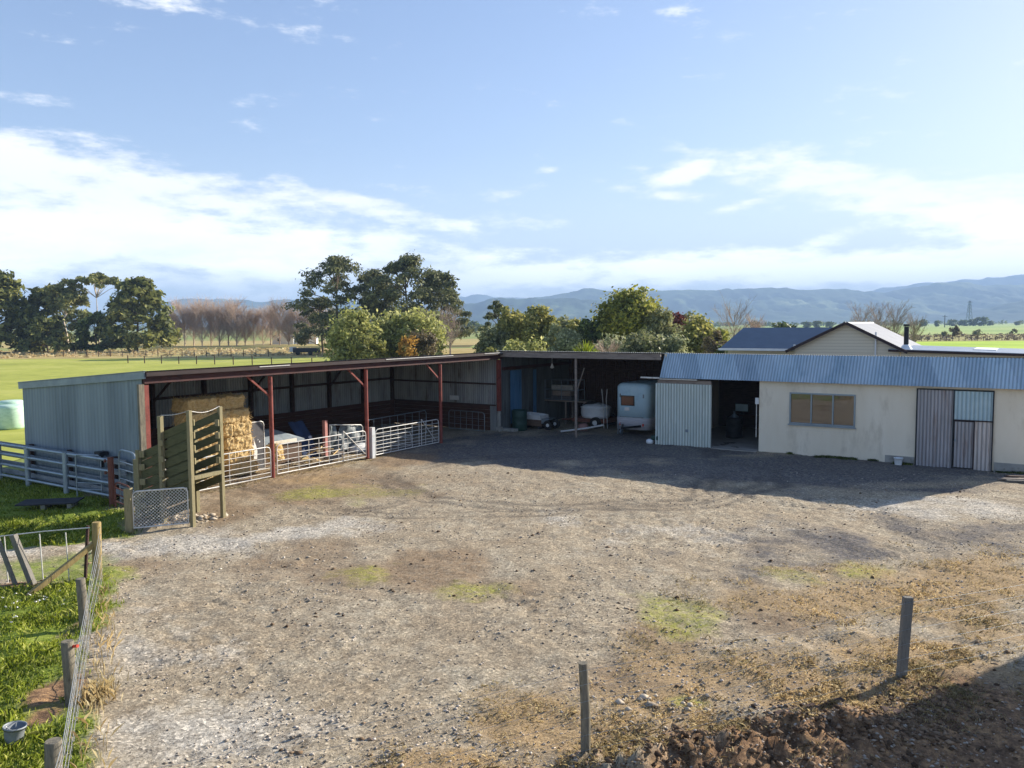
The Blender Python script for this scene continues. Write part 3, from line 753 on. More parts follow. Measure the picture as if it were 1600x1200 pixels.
bare_tree('bare_shrub', X_(684, 92), 92, 6.2, 4.5, 'pale grey leafless shrub right of the orange leaved shrub', 'twig_grey', seed=47, n1=30, n2=10, n3=5, r0=.1)
# shrubs behind the long shed
tree('shrub', X_(553, 80), 80, 7.3, 6.2, 'rounded green shrub at the left of the pale shrubs behind the long shed', 'bush', cat='shrub', kind='bush', seed=51, leaf=.2, nc=64, per=170)
tree('shrub', X_(597, 84), 84, 7.0, 5.4, 'yellow green shrub in the middle of the shrubs behind the long shed', 'bush', cat='shrub', kind='bush', seed=52, leaf=.2, nc=54, per=150)
tree('shrub', X_(642, 84), 84, 7.6, 7.2, 'tall pale green shrub behind the orange leaved shrub', 'bush', cat='shrub', kind='bush', seed=53, leaf=.2, nc=70, per=170)
tree('autumn_shrub', X_(636, 76), 76, 4.6, 2.6, 'small shrub with orange autumn leaves behind the long shed roof', 'orange', cat='shrub', kind='bush', seed=54, leaf=.16, nc=20, per=70)
tree('scrub_bush', X_(662, 78), 78, 5.2, 3.6, 'brownish twiggy shrub beside the orange leaved shrub', 'brownish', cat='shrub', kind='bush', seed=55, leaf=.15, nc=22, per=110)
tree('shrub', X_(578, 76), 76, 4.8, 3.6, 'low olive shrub in front of the yellow green shrub', 'olive', cat='shrub', kind='bush', seed=56, leaf=.18, nc=24, per=130)
# middle trees behind the open bay
tree('pine_tree', X_(778, 110), 110, 8.6, 4.6, 'small dark pine at the left of the trees behind the open bay', 'pine', kind='pine', seed=61, leaf=.26, nc=30, per=120)
tree('olive_tree', X_(803, 88), 88, 7.2, 4.0, 'olive green tree just right of the small dark pine', 'olive', kind='round', seed=62, leaf=.2, nc=44, per=150)
tree('olive_tree', X_(843, 86), 86, 7.4, 4.4, 'yellowish olive tree left of the grey willow', 'olive', kind='round', seed=63, leaf=.2, nc=48, per=150, z0=1.)
tree('olive_tree', X_(772, 86), 86, 5.2, 4.2, 'low dull green tree under the small dark pine', 'mid', kind='bush', seed=64, leaf=.2, nc=40, per=140)
tree('willow_scrub', X_(880, 82), 82, 6.0, 4.6, 'grey green feathery tree in the middle of the trees behind the open bay', 'silver', kind='bush', seed=65, leaf=.16, nc=46, per=150)
tree('shrub', X_(762, 66), 66, 3.8, 3.0, 'small olive shrub above the corner of the two sheds', 'olive', cat='shrub', kind='bush', seed=66, leaf=.15, nc=22, per=150)
tree('shrub', X_(818, 64), 64, 4.4, 4.2, 'pale yellow green shrub just above the open bay roof', 'bush', cat='shrub', kind='bush', seed=67, leaf=.15, nc=52, per=170)
tree('evergreen_tree', X_(922, 84), 84, 6.4, 4.2, 'dark green rounded tree left of the tallest broadleaf tree', 'dark', kind='bush', seed=68, leaf=.2, nc=46, per=150)
tree('evergreen_tree', X_(884, 110), 110, 6.6, 4.6, 'distant dark tree showing above the grey feathery tree', 'mid', kind='round', seed=681, leaf=.24, nc=22, per=110)
tree('broadleaf_tree', X_(985, 84), 84, 8.9, 7.0, 'tallest broadleaf tree, golden green crown behind the open bay', 'green', kind='round', seed=69, leaf=.22, nc=84, per=170, z0=2.2)
tree('broadleaf_tree', X_(950, 86), 86, 6.8, 4.5, 'lower left crown beside the tallest broadleaf tree', 'green', kind='round', seed=70, leaf=.2, nc=26, per=140, z0=1.5)
tree('broadleaf_tree', X_(1028, 82), 82, 7.0, 4.6, 'dull green tree on the right shoulder of the tallest broadleaf tree', 'mid', kind='round', seed=71, leaf=.2, nc=46, per=150, z0=1.2)
tree('shrub', X_(1000, 66), 66, 4.8, 5.0, 'wide sage green shrub under the tallest broadleaf tree', 'mid', cat='shrub', kind='bush', seed=72, leaf=.15, nc=60, per=170)
tree('shrub', X_(1048, 66), 66, 4.6, 3.6, 'sage green shrub behind the left end of the blue corrugated fascia', 'silver', cat='shrub', kind='bush', seed=73, leaf=.15, nc=46, per=160)
tree('red_tree', X_(1058, 92), 92, 6.6, 3.4, 'dark red leaved tree among the green trees', 'red', kind='round', seed=74, leaf=.2, nc=20, per=110, z0=1.5)
tree('broadleaf_tree', X_(1088, 80), 80, 6.2, 4.0, 'green tree between the dark red tree and the blue roofed house', 'olive', kind='bush', seed=75, leaf=.19, nc=48, per=150)
tree('scrub_bush', X_(1120, 74), 74, 5.0, 3.6, 'brown and green scrub beside the blue house roof', 'brownish', cat='shrub', kind='bush', seed=76, leaf=.16, nc=28, per=130)
tree('broadleaf_tree', X_(1128, 66), 66, 4.0, 2.0, 'small dark green shrub against the left end of the house', 'dark', cat='shrub', kind='bush', seed=77, leaf=.14, nc=16, per=130)
bare_tree('bare_shrub', X_(948, 62), 62, 3.5, 3.0, 'purplish leafless shrub right of the spiky yellow green plant', 'twig', seed=78, n1=34, n2=10, n3=5, r0=.07)
bare_tree('bare_tree', X_(1146, 120), 120, 8.2, 4.5, 'leafless tree with pale twigs above the left end of the house roof', 'twig_grey', seed=79, n1=26, n2=9, n3=4, r0=.12)
bare_tree('bare_tree', X_(1180, 150), 150, 6.0, 8, 'low leafless brown thicket above the blue house roof', 'twig', seed=80, n1=40, n2=9, n3=4, r0=.12)
tree('evergreen_tree', X_(1222, 170), 170, 6.4, 4.6, 'round dark tree above the middle of the blue house roof', 'dark', kind='bush', seed=81, leaf=.4, nc=20, per=70)
tree('evergreen_tree', X_(1237, 176), 176, 5.2, 3.6, 'smaller dark tree right of the round one above the blue house roof', 'dark', kind='bush', seed=82, leaf=.4, nc=16, per=60)
for i, (u, Y, hh, w_, lab) in enumerate([(1345, 150, 8.0, 6, 'leafless brown tree just right of the house gable peak'), (1372, 140, 7.6, 7, 'wide leafless brown tree above the light grey house roof'), (1396, 150, 8.2, 6, 'tallest leafless brown tree left of the black chimney flue'), (1428, 150, 6.4, 6, 'leafless brown tree behind the black chimney flue')]):
    bare_tree('bare_tree', X_(u, Y), Y, hh, w_, lab, 'twig_grey', seed=83 + i, n1=32, n2=9, n3=4, r0=.13)
tree('scrub_bush', X_(1386, 118), 118, 4.2, 6, 'olive brown scrub behind the light grey house roof', 'brownish', cat='shrub', kind='bush', seed=90, leaf=.24, nc=24, per=110)

tree('broadleaf_tree', X_(905, 98), 98, 6.6, 5.0, 'olive green tree behind the spiky yellow green plant', 'olive', kind='round', seed=120, leaf=.22, nc=40, per=140, z0=.8)
tree('broadleaf_tree', X_(1074, 96), 96, 6.4, 5.0, 'dull green tree right behind the dark red tree', 'mid', kind='round', seed=121, leaf=.22, nc=40, per=140, z0=.8)
tree('broadleaf_tree', X_(1110, 92), 92, 5.6, 4.4, 'green tree just left of the leafless tree by the house roof', 'green', kind='round', seed=122, leaf=.22, nc=34, per=140, z0=.8)
tree('shrub', X_(955, 70), 70, 4.4, 3.8, 'grey green shrub behind the purplish leafless shrub', 'silver', cat='shrub', kind='bush', seed=123, leaf=.16, nc=40, per=150)
tree('olive_tree', X_(828, 96), 96, 7.2, 5.0, 'olive green tree standing between two other olive trees', 'mid', kind='round', seed=124, leaf=.22, nc=42, per=140, z0=.8)
# spiky yellow green plant
fx = empty('sword_leaf_plant', (X_(916, 58), 58, 0), 0, 'spiky yellow green sword leaved plant above the open bay roof', 'plant')
fl_v = []; fl_f = []
g = np.random.default_rng(5)
for i in range(230):
    an = g.random() * 2 * math.pi; el = g.random() ** .7 * 1.45; r = 1.2 + .5 * g.random()
    c = np.array([0, 0, 2.6 if i % 3 else 1.9]); d = np.array([math.cos(an) * math.cos(el), math.sin(an) * math.cos(el), math.sin(el)])
    s = np.array([-math.sin(an), math.cos(an), 0]) * .07
    m1 = c + d * r * .55; e = c + d * r - np.array([0, 0, .25 * math.cos(el)])
    n = len(fl_v); fl_v += [c - s * .5, c + s * .5, m1 + s, e, m1 - s]; fl_f += [(n, n + 1, n + 2, n + 3, n + 4)]
mb = MB(); mb.add(fl_v, fl_f); mb.build('leaves', L['flax'], fx)
mb = MB(); mb.tube([(0, 0, 0), (.05, 0, 1.4), (0, 0, 2.6)], [.16, .13, .12], 8); mb.build('trunk', M['bark'], fx)

# far trees below the hills
g = np.random.default_rng(17)
src = None
for i, (u, Y, hh, ww) in enumerate([(1441, 900, 9, 9), (1463, 900, 7.5, 7), (1487, 1000, 9, 11), (1505, 1000, 8, 14), (1519, 1000, 9, 14), (1532, 1000, 12, 16), (1545, 1050, 7, 10), (1588, 1100, 6, 9), (1276, 800, 8, 10), (1296, 850, 7, 9), (1180, 800, 8, 12), (1260, 900, 7, 14), (736, 600, 9, 12), (744, 610, 7, 9), (728, 620, 7, 9)]):
    if src is None:
        src = tree('paddock_tree', X_(u, Y), Y, 9, 9, 'small dark round tree far off at the foot of the hills', 'dark', kind='bush', seed=91, leaf=.9, nc=18, per=40, group='far trees at the foot of the hills')
        o = src
    else:
        o = copy_tree(src)
    o.location = (X_(u, Y), Y, 0); o.rotation_euler = (0, 0, i); o.scale = (ww / 9, ww / 9, hh / 9)
cs = []; rr = []
for i in range(520):
    u = g.uniform(-300, 1750); Y = g.uniform(1100, 1900)
    if 1440 < u < 1620 and g.random() < .6: continue
    cs.append((X_(u, Y), Y, 2.2 + 2.5 * g.random())); rr.append(4 + 5 * g.random())
VV, FF = leaf_cloud(cs, rr, 26, 2.0, .55, .3, seed=3)
tag(np_mesh('distant_wood', VV, FF, L['dark']), 'dark line of far woods along the foot of the hills', 'trees', kind='stuff')
# weedy shrubs on the strip beyond the bright paddock
for i, (u, Y, hh, ww, lab) in enumerate([(1492, 250, 4.4, 3.4, 'small leafless looking tree on the weedy strip beyond the bright paddock'), (1528, 300, 2.6, 4.2, 'dark low bush on the weedy strip, right of the small tree'), (1476, 290, 2.2, 2.6, 'dark low bush on the weedy strip, left of the small tree'), (1582, 330, 2.4, 3.6, 'dark bush on the weedy strip near the right edge of the photo')]):
    tree('shrub', X_(u, Y), Y, hh, ww, lab, 'mid' if i else 'brownish', cat='shrub', kind='bush', seed=100 + i, leaf=.3, nc=14, per=50)
cs = [(X_(u, Y), Y, .2) for u, Y in zip(g.uniform(1400, 1640, 240), g.uniform(222, 325, 240))]
VV, FF = leaf_cloud(cs, .4 + 1.2 * g.random(240) ** 2, 22, .28, .6, .5, seed=4)
tag(np_mesh('rough_weeds', VV, FF, L['brownish']), 'rough weeds and tussocks on the strip beyond the bright paddock', 'weeds', kind='stuff')
cs = [(X_(u, Y), Y, .15) for u, Y in zip(g.uniform(-60, 520, 320), g.uniform(140, 186, 320))]
VV, FF = leaf_cloud(cs, .5 + .9 * g.random(320), 14, .3, .4, .5, seed=6)
tag(np_mesh('tussock_grass', VV, FF, L['dry']), 'dry tussocky grass across the field behind the long shed', 'grass', kind='stuff')

# ------------------------------------------------------------------ local frames of the two sheds
SA = R(56.8); WA = R(-33.2)
e1 = Vector((math.cos(SA), math.sin(SA), 0)); e2 = Vector((math.sin(SA), -math.cos(SA), 0))
K = Vector((-.6, 39.1, 0)); P1 = K - 18.72 * e1
def S(x, y, z=0): return P1 + e1 * x - e2 * y + Vector((0, 0, z))
def W(x, y, z=0): return K + e2 * x + e1 * y + Vector((0, 0, z))

# ================= long open shed
shed = empty('open_shed', P1, SA, 'long open fronted iron shed with red posts, closed grey end wall at its left', 'shed')
LEN = 18.72; DEP = 7.0
zf, zb = 3.86, 3.30
mb = MB(); mb.corr((-.02, -.0, 0), (0, DEP, 0), (0, 0, 3.30), .19, .006, 1, 8)
for k in range(0): pass
# raise the top edge of the end wall to follow the roof
mb.v = [(x, y, z if z < 1 else 3.87 - y * .079) for (x, y, z) in mb.v]
mb.build('end_wall', M['galv_wall'], shed)
mb = MB(); mb.beam((-.06, -.22, 3.83), (-.06, DEP + .15, 3.26), .05, .24); mb.build('barge_board', M['barge'], shed)
mb = MB(); mb.corr((0, DEP, 0), (LEN, 0, 0), (0, 0, 3.33), .13, .02, 1); mb.build('rear_wall', M['galv_inner'], shed)
mb = MB(); mb.corr((-.1, -.25, 3.93), (LEN + .2, 0, 0), (0, DEP + .5, -.59), .09, .011, 1); mb.build('roof', M['roof_dark'], shed)
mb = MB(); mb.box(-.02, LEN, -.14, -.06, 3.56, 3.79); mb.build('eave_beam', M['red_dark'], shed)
mb = MB(); mb.box(-.05, LEN - .05, -.30, -.205, 3.78, 3.895); mb.build('gutter', M['trim_dark'], shed)
for x0, x1 in ((4.0, 5.3), (10.2, 14.6), (17.0, 18.6)):
    mb = MB(); mb.box(x0, x1, -.322, -.302, 3.86, 3.885); mb.build('flashing_strip', M['gate_pipe'], shed)
for i in range(5):
    x = 4.68 * i
    mb = MB()
    if i == 0:
        mb.box(-.02, .13, -.10, .1, 0, 3.52)
    elif i == 4:
        mb.box(x - .14, x + .02, -.08, .1, 1.0, 3.52)
    else:
        mb.tube([(x, 0, 0), (x, 0, 3.52)], .075, 14)
    mb.build('post', M['red_steel'], shed)
    if i < 4:
        mb = MB(); mb.beam((x + (.12 if i == 0 else 0), .1, 3.68), (x + (.12 if i == 0 else 0), DEP - .25, 3.16), .09, .2); mb.build('rafter', M['dark_timber'], shed)
    if 0 < i < 4:
        mb = MB(); mb.beam((x - .05, .02, 2.85), (x - .95, .02, 3.56), .05, .06); mb.build('brace', M['red_steel'], shed)
mb = MB(); mb.box(4 * 4.68 - .20, 4 * 4.68 + .06, -.13, .16, 0, .22); mb.box(4 * 4.68 - .12, 4 * 4.68 + .0, -.06, .1, .22, 1.0); mb.build('post_footing', M['plinth'], shed, .02)
mb = MB(); mb.box(-.20, -.03, -.13, -.02, 0, 3.55); mb.build('corner_flashing', M['post_timber'], shed)
mb = MB(); mb.box(LEN - .14, LEN + .02, DEP - .16, DEP + .04, 0, 3.3); mb.build('rear_post', M['dark_timber'], shed)
mb = MB(); mb.box(.02, .14, DEP - .16, DEP - .02, 0, 3.25); mb.build('rear_post', M['dark_timber'], shed)
for k in range(1, 8):
    x = 2.34 * k
    mb = MB(); mb.box(x - .07, x + .07, DEP - .2, DEP - .03, 0, 3.2); mb.build('rear_post', M['dark_timber'], shed)
    if k % 2 == 0:
        mb = MB(); mb.beam((x, DEP - .25, 2.35), (x + .75, DEP - .25, 3.1), .05, .08); mb.build('brace', M['dark_timber'], shed)
mb = MB(); mb.box(.05, LEN - .05, DEP - .14, DEP - .04, 2.36, 2.46); mb.build('girt', M['dark_timber'], shed)
for y in (1.6, 3.4, 5.2):
    mb = MB(); mb.box(.05, LEN - .05, y - .04, y + .04, 3.56 - y * .075, 3.70 - y * .075); mb.build('purlin', M['dark_timber'], shed)
mb = MB()
for k in range(6):
    mb.box(.1, LEN - .1, DEP - .24, DEP - .205, .02 + k * .21, .215 + k * .21)
mb.build('kickboard', M['kick'], shed)
mb = MB(); mb.corr((LEN - .02, 0.06, 0), (0, DEP - .08, 0), (0, 0, 2.2), .13, .02, 1)
mb.v = [(x, y, z if z < 2 else 3.87 - y * .079) for (x, y, z) in mb.v]
mb.build('partition', M['galv_inner'], shed)
mb = MB()
for k in range(6):
    mb.box(LEN - .09, LEN - .055, .55, DEP - .25, .02 + k * .205, .21 + k * .205)
mb.build('kickboard', M['kick'], shed)
mb = MB(); mb.box(LEN - .13, LEN - .05, .2, DEP - .2, 2.28, 2.36); mb.box(LEN - .13, LEN - .05, .2, DEP - .2, 1.24, 1.30); mb.build('girt', M['dark_timber'], shed)
mb = MB(); mb.box(LEN - .07, LEN - .04, .16, .54, 0, 1.22); mb.build('lower_panel', M['galv_inner'], shed)
mb = MB(); mb.box(LEN - .20, LEN - .145, 2.4, 2.95, 1.44, 1.66); o = mb.build('meter_box', M['grey_lid'], None, .01); o.parent = shed
mb = MB(); mb.tube([(-.22, 1.95, .95), (-.22, 1.95, 1.3)], .07, 10); mb.box(-.34, -.06, 1.85, 2.15, 1.3, 1.42); mb.build('wall_vent', M['black_steel'], shed)
# dirt floor of the shed is the ground; straw litter is scattered further below

# ================= open machinery bay
bay = empty('machinery_bay', K, WA, 'dark open fronted bay between the red post shed and the cream workshop', 'shed')
mb = MB(); mb.corr((-.05, -.22, 3.97), (8.55, 0, 0), (0, 7.4, -.60), .09, .012, 1); mb.build('roof', M['roof_pale'], bay)
mb = MB(); mb.box(-.0, 8.44, -.14, -.06, 3.66, 3.92); mb.build('eave_beam', M['fascia_timber'], bay)
mb = MB(); mb.corr((0, 7, 0), (8.5, 0, 0), (0, 0, 3.38), .13, .02, 1); mb.build('rear_wall', M['dark_timber'], bay)
mb = MB(); mb.box(-.06, .06, 6.9, 7.1, 0, 3.38); mb.build('corner_post', M['dark_timber'], bay)
mb = MB(); mb.tube([(4.24, 0, -.05), (4.24, 0, 3.7)], .062, 12); mb.build('post', M['fascia_timber'], bay)
for x in (2.1, 4.24, 6.4):
    mb = MB(); mb.beam((x, .0, 3.78), (x, 6.9, 3.3), .08, .18); mb.build('rafter', M['dark_timber'], bay)
for y in (1.5, 3.2, 5.):
    mb = MB(); mb.box(.05, 8.4, y - .04, y + .04, 3.70 - y * .072, 3.83 - y * .072); mb.build('purlin', M['dark_timber'], bay)
mb = MB(); mb.box(.06, 8.4, 6.8, 6.9, 2.65, 2.8); mb.build('beam', M['dark_timber'], bay)
mb = MB(); mb.corr((.03, .0, 0), (0, 6.97, 0), (0, 0, 3.1), .13, .02, 1)
mb.v = [(x, y, z if z < 1 else 3.92 - y * .081) for (x, y, z) in mb.v]
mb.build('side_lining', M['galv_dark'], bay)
mb = MB(); mb.corr((.13, .75, .3), (0, 1.0, 0), (0, 0, 2.65), .12, .018, 1); mb.build('blue_iron_sheet', M['blue_sheet'], bay)
mb = MB(); mb.corr((.13, 2.9, .5), (0, .35, 0), (0, 0, 2.4), .12, .018, 1); mb.build('blue_iron_strip', M['blue_sheet'], bay)
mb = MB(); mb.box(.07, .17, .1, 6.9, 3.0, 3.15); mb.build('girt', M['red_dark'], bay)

# ================= workshop
ws = empty('workshop', W(8.5, 0), WA, 'long cream walled workshop with a blue corrugated fascia and sliding iron doors', 'workshop')
ox = 8.5
def wb(x0, x1, y0, y1, z0, z1, mb): mb.box(x0 - ox, x1 - ox, y0, y1, z0, z1); return mb
mb = MB()
wb(12.65, 13.84, 0, .16, 0, 3.0, mb); wb(13.84, 16.28, 0, .16, 0, 1.23, mb); wb(13.84, 16.28, 0, .16, 2.48, 3.0, mb)
wb(16.28, 18.35, 0, .16, 0, 3.0, mb); wb(20.78, 22.05, 0, .16, 0, 3.0, mb); wb(18.35, 20.78, 0, .16, 2.80, 3.0, mb)
mb.build('front_wall', M['cream'], ws)
mb = MB(); wb(8.5, 12.65, .02, .14, 2.87, 3.0, mb); mb.build('lintel', M['dark_timber'], ws)
for xw in (8.5, 21.93):
    mb = MB(); wb(xw, xw + .12, .16, 7, 0, 3.3, mb); mb.v = [(x, y, z if z < 1 else 3.93 - y * .085) for (x, y, z) in mb.v]; mb.build('side_wall', M['cream'], ws)
mb = MB(); wb(8.5, 22.05, 7, 7.14, 0, 3.3, mb); mb.build('rear_wall', M['dark_timber'], ws)
mb = MB(); wb(13.1, 13.2, .17, 6.95, 0, 3.2, mb); mb.build('inner_wall', M['dark_timber'], ws)
mb = MB(); mb.corr((0, .24, 3.955), (22.1 - ox, 0, 0), (0, 7.1, -.60), .09, .012, 1); mb.build('roof', M['roof_pale'], ws)
mb = MB(); mb.corr((-.05, -.24, 2.90), (22.1 - ox + .05, 0, 0), (.04, .46, 1.04), .115, .022, 1); mb.build('corrugated_fascia', M['apron'], ws)
mb = MB()
mb.add([(-.02, -.2, 2.92), (-.02, .24, 2.92), (-.02, .24, 3.9)], [(0, 1, 2)]); mb.add([(22.1 - ox, -.2, 2.92), (22.1 - ox, .24, 2.92), (22.1 - ox, .24, 3.9)], [(0, 2, 1)])
mb.build('fascia_end', M['trim_dark'], ws)
mb = MB(); wb(8.45, 22.05, -.19, -.005, 2.92, 2.945, mb); mb.build('soffit', M['fascia_timber'], ws)
mb = MB(); wb(8.65, 21.9, .17, 6.95, .0, .05, mb); wb(10.72, 12.62, -.25, .168, -.04, .045, mb); mb.build('floor_slab', M['concrete_floor'], ws)
mb = MB(); wb(17.35, 18.33, -.035, -.003, -.05, .27, mb); mb.build('plinth', M['plinth'], ws)
mb = MB(); wb(20.84, 22.05, -.035, -.003, -.05, .30, mb); mb.build('plinth', M['plinth'], ws)
# left sliding door
mb = MB(); mb.corr((8.22 - ox, -.13, .0), (2.49, 0, 0), (0, 0, 2.66), .125, .032, 1); d = mb.build('sliding_door', M['door_green'], ws)
mb = MB(); wb(8.3, 10.68, -.10, -.06, 2.66, 2.82, mb); mb.build('door_head', M['fascia_timber'], d)
mb = MB(); wb(9.6, 9.72, -.17, -.15, .62, .74, mb); mb.build('latch', M['alu'], d)
mb = MB(); wb(7.55, 8.42, -.22, -.12, 2.86, 2.92, mb); wb(8.42, 10.1, -.2, -.15, 2.83, 2.87, mb); mb.build('door_rail', M['gate_pipe'], ws)
# window
mb = MB()
fx0, fx1, fz0, fz1 = 13.84, 16.28, 1.23, 2.48
wb(fx0, fx1, -.03, .09, fz0, fz0 + .06, mb); wb(fx0, fx1, -.03, .09, fz1 - .06, fz1, mb)
for xx in (fx0, 14.64, 15.44, fx1 - .06):
    wb(xx, xx + .06, -.028, .088, fz0 + .06, fz1 - .06, mb)
win = mb.build('window', M['alu'], ws, .006)
mb = MB(); wb(fx0 - .04, fx1 + .04, -.07, -.031, fz0 - .05, fz0 + .0, mb); mb.build('sill', M['alu'], win)
for xx in (fx0, 14.64, 15.44):
    mb = MB(); wb(xx + .06, xx + (.80 if xx < 15.4 else .78), .02, .035, fz0 + .06, fz1 - .06, mb); mb.build('pane', M['pane'], win)
# right pair of doors
mb = MB(); wb(15.85, 20.8, -.10, -.003, 2.84, 2.93, mb); mb.build('track_cover', M['track'], ws)
mb = MB(); wb(18.35, 20.78, -.085, -.06, 2.77, 2.81, mb); wb(18.35, 18.39, -.085, -.06, .0, 2.77, mb); wb(20.74, 20.78, -.085, -.06, 0, 2.77, mb); wb(19.53, 19.57, -.085, -.06, 0, 2.77, mb); mb.build('door_frame', M['black_steel'], ws)
mb = MB(); mb.corr((18.39 - ox, -.05, -.02), (1.14, 0, 0), (0, 0, 2.79), .114, .022, 1); mb.build('sliding_door', M['door_rusty'], ws)['label'] = 'rust streaked tall iron door leaf'
mb = MB(); mb.corr((19.57 - ox, -.05, 1.74), (1.17, 0, 0), (0, 0, 1.02), .13, .022, 1); mb.build('upper_door_panel', M['door_blue'], ws)['label'] = 'pale blue newer iron panel over the small door'
mb = MB(); mb.corr((19.60 - ox, -.055, .03), (.58, 0, 0), (0, 0, 1.64), .116, .022, 1); wd = mb.build('wicket_door', M['door_rusty'], ws)
mb = MB(); mb.tube([(19.63 - ox, -.12, .95), (19.63 - ox, -.12, 1.06)], .016, 8); wb(19.6, 19.66, -.13, -.075, .98, 1.03, mb); mb.build('handle', M['alu'], wd)
mb = MB(); mb.corr((20.22 - ox, -.05, -.02), (.52, 0, 0), (0, 0, 1.72), .13, .022, 1); mb.build('side_panel', M['door_white'], ws)
mb = MB(); wb(20.18, 20.22, -.085, -.06, 0, 1.72, mb); wb(19.57, 20.74, -.09, -.06, 1.70, 1.745, mb); mb.build('door_rail', M['trim_dark'], ws)
# switch box and conduit by the open doorway
mb = MB(); wb(12.5, 12.64, -.06, .0, 1.95, 2.2, mb); mb.build('switch_box', M['grey_lid'], ws)
mb = MB(); mb.tube([(12.55 - ox, -.03, .6), (12.55 - ox, -.03, 1.95)], .018, 6); mb.build('conduit', M['gate_pipe'], ws)
# block joints, lightly raised render lines
mb = MB(); wb(13.8, 16.3, -.004, .0, 1.00, 1.012, mb); wb(13.8, 13.812, -.004, 0, 1.012, 1.18, mb); wb(16.29, 16.30, -.004, 0, 1.012, 1.18, mb); mb.build('render_joint', M['track'], ws)

# things inside the doorway
o = empty('work_bench', W(10.9, 4.6, .05), WA, 'dark bench standing inside the open workshop doorway', 'bench')
mb = MB(); mb.box(-.8, .8, -.3, .3, .84, .92); mb.build('bench_top', M['dark_timber'], o)
for sx in (-.72, .72):
    for sy in (-.24, .24):
        mb = MB(); mb.box(sx - .04, sx + .04, sy - .04, sy + .04, 0, .84); mb.build('leg', M['dark_timber'], o)
o = empty('wall_screen', W(10.55, 4.55, .97), WA, 'small light screen on the dark bench in the workshop doorway', 'screen')
mb = MB(); mb.box(-.33, .33, -.04, .04, .12, .52); mb.build('casing', M['black_steel'], o, .01)
mb = MB(); mb.box(-.29, .29, -.052, -.042, .16, .48); mb.build('glass', M['door_blue'], o)
mb = MB(); mb.box(-.12, .12, -.1, .1, 0, .03); mb.box(-.03, .03, -.02, .02, .03, .13); mb.build('stand', M['black_steel'], o)
o = empty('oil_drum', W(10.62, 3.2, .05), WA, 'black steel drum in the open workshop doorway', 'drum')
mb = MB(); mb.lathe([(0, 0), (.36, 0), (.37, .03), (.36, .3), (.375, .32), (.36, .34), (.36, .62), (.375, .64), (.36, .66), (.36, .92), (.375, .94), (.34, .95), (.34, .93), (0, .93)], 28); mb.build('body', M['black_steel'], o)
mb = MB(); mb.lathe([(0, .93), (.2, .93), (.2, .95), (.05, 1.1), (.04, 1.2), (0, 1.2)], 20); mb.build('funnel', M['alu'], o)

# ------------------------------------------------------------------ house behind
hs = empty('farm_house', W(12.7, 17), WA, 'cream weatherboard house with blue roof wing behind the workshop', 'house')
mb = MB()   # gable wing
mb.add([(-2.85, 0, 0), (2.85, 0, 0), (2.85, 0, 3.72), (.05, 0, 5.15), (-2.85, 0, 3.68), (-2.85, 9, 0), (2.85, 9, 0), (2.85, 9, 3.72), (.05, 9, 5.15), (-2.85, 9, 3.68)], [(0, 1, 2, 3, 4), (5, 9, 8, 7, 6), (0, 4, 9, 5), (1, 6, 7, 2)])
mb.build('gable_wall', M['weatherboard'], hs)
def slab(mb, a, b, c, d, t=.08):
    A, B, C_, D = map(Vector, (a, b, c, d)); n = (B - A).cross(D - A).normalized() * t
    mb.add([A, B, C_, D, A + n, B + n, C_ + n, D + n], [(0, 3, 2, 1), (4, 5, 6, 7), (0, 1, 5, 4), (1, 2, 6, 5), (2, 3, 7, 6), (3, 0, 4, 7)])
mb = MB(); slab(mb, (.05, -.3, 5.17), (3.25, -.3, 3.54), (3.25, 9.3, 3.54), (.05, 9.3, 5.17), -.08); mb.build('roof', M['roof_light'], hs)['label'] = 'pale grey roof slope catching the sun'
mb = MB(); slab(mb, (-3.25, -.3, 3.50), (.05, -.3, 5.17), (.05, 9.3, 5.17), (-3.25, 9.3, 3.50), .08); mb.build('roof', M['roof_blue'], hs)
mb = MB(); mb.beam((-3.3, -.34, 3.50), (.05, -.34, 5.2), .06, .16); mb.beam((.05, -.34, 5.2), (3.3, -.34, 3.53), .06, .16); mb.build('barge_board', M['trim_dark'], hs)
mb = MB(); mb.add([(-7.4, 1.5, 0), (-2.86, 1.5, 0), (-2.86, 1.5, 3.6), (-7.4, 1.5, 3.6), (-7.4, 6, 0), (-7.4, 6, 3.6)], [(0, 1, 2, 3), (0, 3, 5, 4)]); mb.build('side_wing_wall', M['weatherboard'], hs)
mb = MB(); mb.add([(-7.75, .9, 3.62), (-2.2, .9, 3.62), (-1.0, 4.2, 4.92), (-7.25, 4.2, 4.92), (-7.75, 7.5, 3.62), (-1., 7.5, 3.62)], [(0, 1, 2, 3), (0, 3, 4), (3, 2, 5, 4)]); mb.build('side_wing_roof', M['roof_blue'], hs)
mb = MB(); mb.box(-7.8, -2.75, .80, .9, 3.50, 3.63); mb.build('gutter', M['trim_white'], hs)
mb = MB(); mb.tube([(-2.05 - 1., .7, 3.6), (-2.05 - 1., .7, 3.9)], .06, 8); mb.build('vent_pipe', M['trim_white'], hs)
mb = MB(); mb.tube([(1.62, -.1, 2), (1.62, -.1, 4.66)], .05, 8); mb.build('downpipe', M['trim_white'], hs)
mb = MB(); slab(mb, (2.3, -.2, 3.66), (12.5, -.2, 3.40), (12.5, 6.5, 3.44), (2.3, 6.5, 3.72), .06); mb.build('lean_to_roof', M['roof_grey'], hs)
mb = MB(); slab(mb, (6.3, 2.2, 3.625), (7.4, 2.2, 3.60), (7.4, 5.6, 3.615), (6.3, 5.6, 3.645), .05); mb.build('skylight', M['trim_white'], hs)
